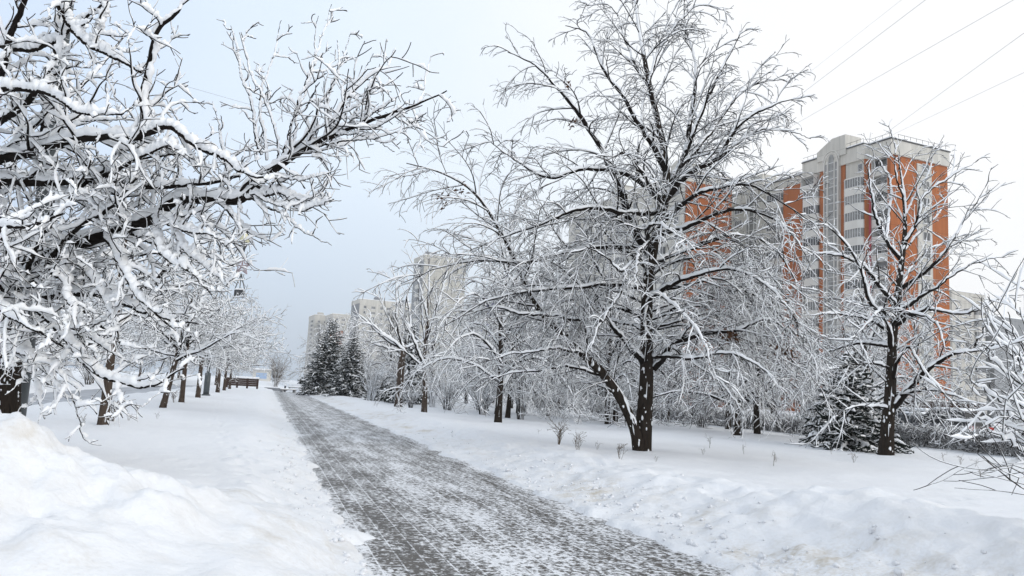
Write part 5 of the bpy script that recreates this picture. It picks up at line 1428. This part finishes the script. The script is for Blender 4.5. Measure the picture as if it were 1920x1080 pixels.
# ================================================================== PARKED CARS
def car_parts(L=4.5, W=1.8, H=1.45, tall=False):
    """Returns MB objects for a car facing +x, standing on z=0."""
    hw = W / 2
    # body stations along x: (x, half width, z of the sill, z of the shoulder)
    hood = .86 if not tall else 1.0
    st = [(-L / 2, .80, .42, .78), (-L / 2 + .12, .93, .30, .95 if not tall else 1.08), (-L * .30, 1.0, .22, hood + .08), (0, 1.0, .20, hood + .06), (L * .22, 1.0, .22, hood + .02), (L * .36, .97, .24, hood - .04), (L / 2 - .15, .90, .28, hood - .14), (L / 2, .76, .40, hood - .30)]
    body = MB(); V = []
    for x, s, z0, z1 in st:
        y = hw * s
        V += [(x, -y * .93, z0), (x, -y, z0 + (z1 - z0) * .3), (x, -y * .99, z0 + (z1 - z0) * .75), (x, -y * .90, z1), (x, y * .90, z1), (x, y * .99, z0 + (z1 - z0) * .75), (x, y, z0 + (z1 - z0) * .3), (x, y * .93, z0)]
    F = [(i * 8 + a, i * 8 + (a + 1) % 8, (i + 1) * 8 + (a + 1) % 8, (i + 1) * 8 + a) for i in range(len(st) - 1) for a in range(8)]
    F += [tuple(range(8))[::-1], tuple(range((len(st) - 1) * 8, len(st) * 8))]
    body.add(V, F)
    # glasshouse
    gh = MB(); sh = hood + .05
    xs = (-L * .36, -L * .24, L * .05, L * .22) if not tall else (-L * .46, -L * .40, L * .04, L * .23)
    V = []
    for x, y, z in ((xs[0], hw * .84, sh), (xs[1], hw * .68, H - .04), (xs[2], hw * .70, H), (xs[3], hw * .84, sh)):
        V += [(x, -y, z), (x, y, z)]
    gh.add(V + [(xs[0] + .5, -hw * .86, sh), (xs[0] + .5, hw * .86, sh)], [(0, 2, 4, 6), (1, 7, 5, 3), (0, 1, 3, 2), (4, 5, 7, 6), (2, 3, 5, 4)])
    roof = MB()
    roof.add([(xs[1] - .04, -hw * .69, H - .04), (xs[1] - .04, hw * .69, H - .04), (xs[2] + .04, hw * .71, H), (xs[2] + .04, -hw * .71, H), (xs[1], -hw * .64, H + .05), (xs[1], hw * .64, H + .05), (xs[2], hw * .66, H + .07), (xs[2], -hw * .66, H + .07)],
             [(0, 1, 2, 3), (4, 7, 6, 5), (0, 4, 5, 1), (1, 5, 6, 2), (2, 6, 7, 3), (3, 7, 4, 0)])
    for s in (-1, 1):                                               # pillars
        for a, b in (((xs[0], hw * .85 * s, sh), (xs[1], hw * .69 * s, H)), ((xs[3], hw * .85 * s, sh), (xs[2], hw * .71 * s, H)), ((-.15, hw * .86 * s, sh), (-.25, hw * .71 * s, H))):
            roof.tube([a, b], .04, 5)
    snow = MB()
    snow.add([(xs[1] - .02, -hw * .62, H + .05), (xs[1] - .02, hw * .62, H + .05), (xs[2], hw * .64, H + .07), (xs[2], -hw * .64, H + .07), (xs[1] + .1, -hw * .52, H + .16), (xs[1] + .1, hw * .52, H + .16), (xs[2] - .12, hw * .54, H + .17), (xs[2] - .12, -hw * .54, H + .17)],
             [(0, 1, 2, 3), (4, 7, 6, 5), (0, 4, 5, 1), (1, 5, 6, 2), (2, 6, 7, 3), (3, 7, 4, 0)])
    return body, gh, roof, snow
def car(label, cat, loc, rz, color, tall=False, snow_on=True, L=4.5, H=1.45):
    root = empty('parked_car', loc, rz, label, cat, None)
    pm = mat('car_paint', color, .35, .5, noise=4, color2=[c * .8 + .02 for c in color])
    b, g, rf, sn = car_parts(L, 1.8, H, tall)
    bo = b.build('body', pm, root, True, .03)
    g.build('windows', M['car_glass'], root)
    ro = rf.build('roof', pm, root)
    if snow_on: sn.build('snow_cover', M['snow'], ro, True, .04)
    for x in (-L * .31, L * .31):
        for s in (-1, 1):
            wy = s * .82
            t = MB(); t.tube([(x, wy - .1, .32), (x, wy - .08, .32), (x, wy + .08, .32), (x, wy + .1, .32)], [.27, .33, .33, .27], 20)
            w = t.build('wheel', M['tyre'], root, False)
            q = MB(); q.tube([(x, wy + s * .08, .32), (x, wy + s * .115, .32)], [.21, .18], 16); q.build('rim', M['rim'], w)
    hz = .78 if not tall else .92
    for s in (-1, 1):
        m = MB(); m.box(-L / 2 - .02, -L / 2 + .14, s * .62 - .14, s * .62 + .14, hz - .08, hz + .12); m.build('tail_light', M['red_lamp'], root, False, .03)
        m = MB(); m.box(L / 2 - .16, L / 2 - .0, s * .60 - .16, s * .60 + .16, .56, .70); m.build('headlight', M['clear_lamp'], root, False, .03)
    return root
HD = math.atan2(1, PATH_M)               # heading of the street
car('dark parked car with a clear windscreen, seen past the post-like trunk', 'car', (10.9, 80.0, .2), HD + math.pi * .03, (.03, .035, .035), snow_on=False)
car('dark tall car behind the hedge, its red tail lamp showing above the snow', 'car', (22.7, 41.6, .2), HD, (.06, .055, .06), True, True, 4.6, 1.75)
car('white parked car behind the hedge, beside the trunk of the bare tree', 'car', (at(1712, 772, 47)[0], 47.5, .2), HD, (.55, .56, .57), True, True, 4.5, 1.7)
car('grey parked car with sloping windscreen behind the hedge', 'car', (at(1748, 780, 44)[0], 45.0, .2), HD + math.pi, (.16, .17, .18), False, True)
car('green parked car mostly hidden by the drooping twigs and hedge', 'car', (at(1525, 770, 60)[0], 60.0, .2), HD, (.05, .10, .085), False, True)

# ================================================================== LAMPS, STARS, WIRES
def star_mesh(R=.55, r=.22, t=.035, tube=.018):
    m = MB(); P = []
    for i in range(10):
        a = math.pi / 2 + i * math.pi / 5; q = R if i % 2 == 0 else r
        P.append((q * math.cos(a), 0, q * math.sin(a)))
    for i in range(10): m.tube([P[i], P[(i + 1) % 10]], tube, 5)
    for i in range(0, 10, 2): m.tube([P[i], (0, -.12, 0)], tube * .8, 5); m.tube([P[i], (0, .12, 0)], tube * .8, 5)
    return m
def lamp_post(label, k, y, H, arm=1.9, rz=0.0, rg=.36, arms=(-1, 1)):
    b = kpt(k, y)
    r = empty('street_lamp', b, rz, label, 'lamp post')
    m = MB(); m.tube([(0, 0, 0), (0, 0, 1.5), (0, 0, 1.52), (0, 0, H)], [.19, .19, .10, .055], 14); m.tube([(0, 0, 0), (0, 0, .12)], [.30, .26], 14)
    m.build('pole', M['pole'], r, True)
    for s in arms:
        m = MB(); m.tube([(0, 0, H - .25), (s * arm * .5, 0, H - .18), (s * arm, 0, H - .14)], .038, 8); m.tube([(0, 0, H - 1.0), (s * arm * .55, 0, H - .2)], .02, 6)
        ar = m.build('arm', M['dark_metal'], r, True)
        m = MB(); m.tube([(s * arm, 0, H - .18), (s * arm, 0, H + .02), (s * arm, 0, H + .42)], [.05, .08, .24], 12); m.build('socket', M['dark_metal'], ar, True)
        m = MB(); m.sphere((s * arm, 0, H + .42 + rg * .82), rg, 0, 18, 12, (1, 1, 1.12)); gl = m.build('lamp_globe', M['globe'], r, True)
        m = MB(); m.sphere((s * arm, 0, H + .42 + rg * 1.75), rg * .62, 0, 14, 8, (1, 1, .55)); m.build('snow_cover', M['snow'], gl, True)
    return r, b
lp, lb = lamp_post('twin-globe street lamp with yellowed globes rising behind the row trees', -3.88, 53.0, 9.9, 1.55)
e = empty('star_decoration', (lb[0] + 1.55, lb[1] - .05, 9.05), 0, 'pinkish wire star hanging under the arm of the twin-globe lamp', 'decoration')
star_mesh(.62, .26, tube=.042).build('star_frame', M['star'], e)
m = MB()
for s in (-1, 1): m.tube([(0, 0, -.5), (s * .32, 0, -1.55)], .035, 5)
m.tube([(0, 0, -.5), (0, 0, -1.6)], .03, 5); m.tube([(0, 0, .5), (0, 0, .75)], .03, 5); m.tube([(-.32, 0, -1.55), (.32, 0, -1.55)], .02, 5)
m.build('hanger', M['dark_metal'], e)
m = MB(); m.box(-.32, .30, -.14, .14, -2.1, -1.62); m.build('control_box', M['dark_metal'], e, bevel=.02)
m = MB(); m.box(-.3, .28, -.12, .12, -1.61, -1.52); m.build('snow_cover', M['snow'], e, bevel=.03)
def near_post():
    b = kpt(-3.87, 12.6)
    r = empty('street_lamp', b, 0, 'thick grey steel lamp post beside the trunk of the huge snowy tree', 'lamp post')
    m = MB(); m.tube([(0, 0, 0), (0, 0, 2.1), (0, 0, 2.14), (0, 0, 9.9)], [.17, .165, .115, .06], 18); po = m.build('pole', M['pole'], r, True)
    m = MB(); m.box(-.07, .07, -.185, -.15, .75, 1.2); m.build('access_door', M['dark_metal'], po, bevel=.01)
    for s in (-1, 1):
        m = MB(); m.tube([(0, 0, 9.65), (s * .8, 0, 9.72), (s * 1.55, 0, 9.76)], .038, 8); m.build('arm', M['dark_metal'], r, True)
        m = MB(); m.sphere((s * 1.55, 0, 10.5), .36, 0, 18, 12, (1, 1, 1.12)); m.build('lamp_globe', M['globe'], r, True)
near_post()
lp2, lb2 = lamp_post('plain steel post hidden among the twigs, with a blue star fixed near its top', 15.9, 58.0, 8.3, 1.4, arms=())
e = empty('star_decoration', (lb2[0] + .1, lb2[1] - .35, 7.6), .2, 'blue tinsel star on the steel post hidden among the twigs', 'decoration')
star_mesh(.55, .24, tube=.05).build('star_frame', M['blue'], e)
m = MB(); m.tube([(-.45, 0, -1.0), (0, 0, -1.5), (-.1, 0, -2.0)], .06, 6); m.tube([(-.45, 0, -1.0), (-.7, 0, -1.7)], .05, 6); m.build('tinsel_tail', M['blue'], e)

def wire(label, a, b, sag=.6, r=.011, group=None):
    a, b = np.array(a, float), np.array(b, float)
    t = np.linspace(0, 1, 40)[:, None]
    P = a * (1 - t) + b * t; P[:, 2] -= sag * 4 * (t * (1 - t))[:, 0]
    m = MB(); m.tube(P, r * .62, 5)
    o = m.build('overhead_wire', M['wire'], None, True)
    tag(o, label, 'wire', group)
def wpx(p, q, over=.25, far=0.0):
    A, B = at(*p), at(*q); d = B - A
    return A - d * over, B + d * far
for lab, p, q, rr in [
    ('thin wire slanting down steeply to the top of the two-trunked tree', (1735, 0, 26), (1508, 172, 40), .012),
    ('thin wire slanting from the top edge, second from the steep one', (1900, 0, 26), (1540, 205, 44), .012),
    ('thin wire crossing the sky above the orange tower, lower pair', (1920, 62, 26), (1680, 236, 46), .012),
    ('lowest thin wire crossing the sky above the orange tower', (1920, 136, 28), (1700, 240, 48), .010),
    ('faint wire high near the top edge', (1690, 0, 40), (1540, 118, 60), .010)]:
    a, b = wpx(p, q, .6, .45); wire(lab, a, b, .0, rr)
a, b = wpx((290, 145, 34), (850, 305, 60), .3, .8); wire('long faint wire crossing the sky over the path', a, b, .0, .012)
a, b = wpx((1560, 180, 50), (1920, 205, 50), .3, .6)

# ================================================================== SMALL THINGS ALONG THE PATH
def fence_panel():
    Y = 96.0
    a, b = at(425, 728, Y), at(482, 728, Y)
    gx0, gx1 = a[0], b[0]
    L = gx1 - gx0
    r = empty('wooden_fence', (gx0, Y, gz(gx0, Y) - .05), 0, 'low dark brown wooden wall capped with snow where the row trees end', 'fence')
    for i in range(4):
        m = MB(); x = L * i / 3; m.box(x - .09, x + .09, -.1, .1, 0, 1.25); m.build('post', M['brown_wood'], r)
    m = MB()
    for j in range(4): m.box(.09, L - .09, -.05, .04, .32 + j * .23, .32 + j * .23 + .215)
    bp = m.build('board_panel', M['brown_wood'], r)
    m = MB(); m.box(-.15, L + .15, -.22, .22, 1.25, 1.45); m.build('snow_cover', M['snow'], bp, True, .07)
fence_panel()
def bench(label, x, y, rz, L=2.4):
    r = empty('bench', (x, y, gz(x, y) - .03), rz, label, 'bench', None)
    m = MB()
    for j in range(3): m.box(-L / 2, L / 2, -.22 + j * .15, -.10 + j * .15, .42, .47)
    st = m.build('seat', M['brown_wood'], r)
    m = MB(); m.box(-L / 2 + .03, L / 2 - .03, -.23, .21, .47, .62); m.build('snow_cover', M['snow'], st, True, .06)
    for s in (-1, 1):
        m = MB(); m.box(s * L * .4 - .09, s * L * .4 + .09, -.2, .2, 0, .42); m.build('leg', M['grey_panel'], r)
pt = at(541, 722, 104)
bench('snow-covered bench beside the far end of the path', pt[0], 104, .9)
pt = at(556, 720, 122)
bench('snow-covered bench on the plaza past the path end', pt[0], 122, .3)
def bollard(label, x, y):
    r = empty('bollard', (x, y, gz(x, y) - .02), 0, label, 'bollard')
    m = MB(); m.tube([(0, 0, 0), (0, 0, .1), (0, 0, .85), (0, 0, .9)], [.17, .13, .11, .13], 12); b = m.build('shaft', M['dark_metal'], r, True)
    m = MB(); m.sphere((0, 0, .98), .15, 0, 12, 8, (1, 1, .7)); m.build('snow_cover', M['snow'], b, True)
pt = at(535, 722, 108); bollard('dark bollard with a snow cap near the bench at the path end', pt[0], 108)
def steps():
    a, b = at(490, 722, 116), at(523, 722, 116)
    for i, lab in enumerate(('lower snowy step across the end of the path', 'upper snowy step across the end of the path')):
        y = 116 + i * 2.5; z = gz((a[0] + b[0]) / 2, y)
        r = empty('step', ((a[0] + b[0]) / 2 - 1.0 * i, y, z - .1), 0, lab, 'step')
        m = MB(); m.box(-2.2, 2.4, 0, .5, 0, .32); m.build('slab', M['grey_blind'], r)
        m = MB(); m.box(-2.25, 2.45, -.05, .55, .32, .48); m.build('snow_cover', M['snow'], r, True, .06)
steps()
def kiosk():
    p = at(489, 706, 170)
    r = empty('kiosk', (p[0], 170, gz(p[0], 170)), .1, 'small pale blue and white kiosk in the distance past the fence', 'kiosk')
    m = MB(); m.box(-1.7, 1.7, 0, 2.2, 0, 2.2); w = m.build('wall', M['white_bay'], r)
    m = MB(); m.box(-1.0, 1.2, -.05, .02, .5, 1.7); m.build('window', M['kiosk_blue'], r)
    m = MB(); m.box(-1.9, 1.9, -.3, 2.4, 2.2, 2.35); rf = m.build('roof', M['frame'], r)
    m = MB(); m.box(-1.85, 1.85, -.25, 2.35, 2.35, 2.6); m.build('roof_snow', M['snow'], rf, True, .08)
kiosk()

# ================================================================== WINTER AIR
def haze():
    m = bpy.data.materials.new('winter_haze'); m.use_nodes = True
    n, l = m.node_tree.nodes, m.node_tree.links
    n.remove(n["Principled BSDF"])
    v = n.new("ShaderNodeVolumePrincipled")
    v.inputs["Color"].default_value = (.93, .955, .985, 1); v.inputs["Density"].default_value = .0004; v.inputs["Anisotropy"].default_value = .2
    l.new(v.outputs[0], n["Material Output"].inputs["Volume"])
    b = MB(); b.box(-1350, 1100, -60, 1100, -2.0, 62.0)
    tag(b.build('haze', m), 'thin pale winter haze', None, None, 'stuff')
    scene.cycles.volume_bounces = 0
haze()
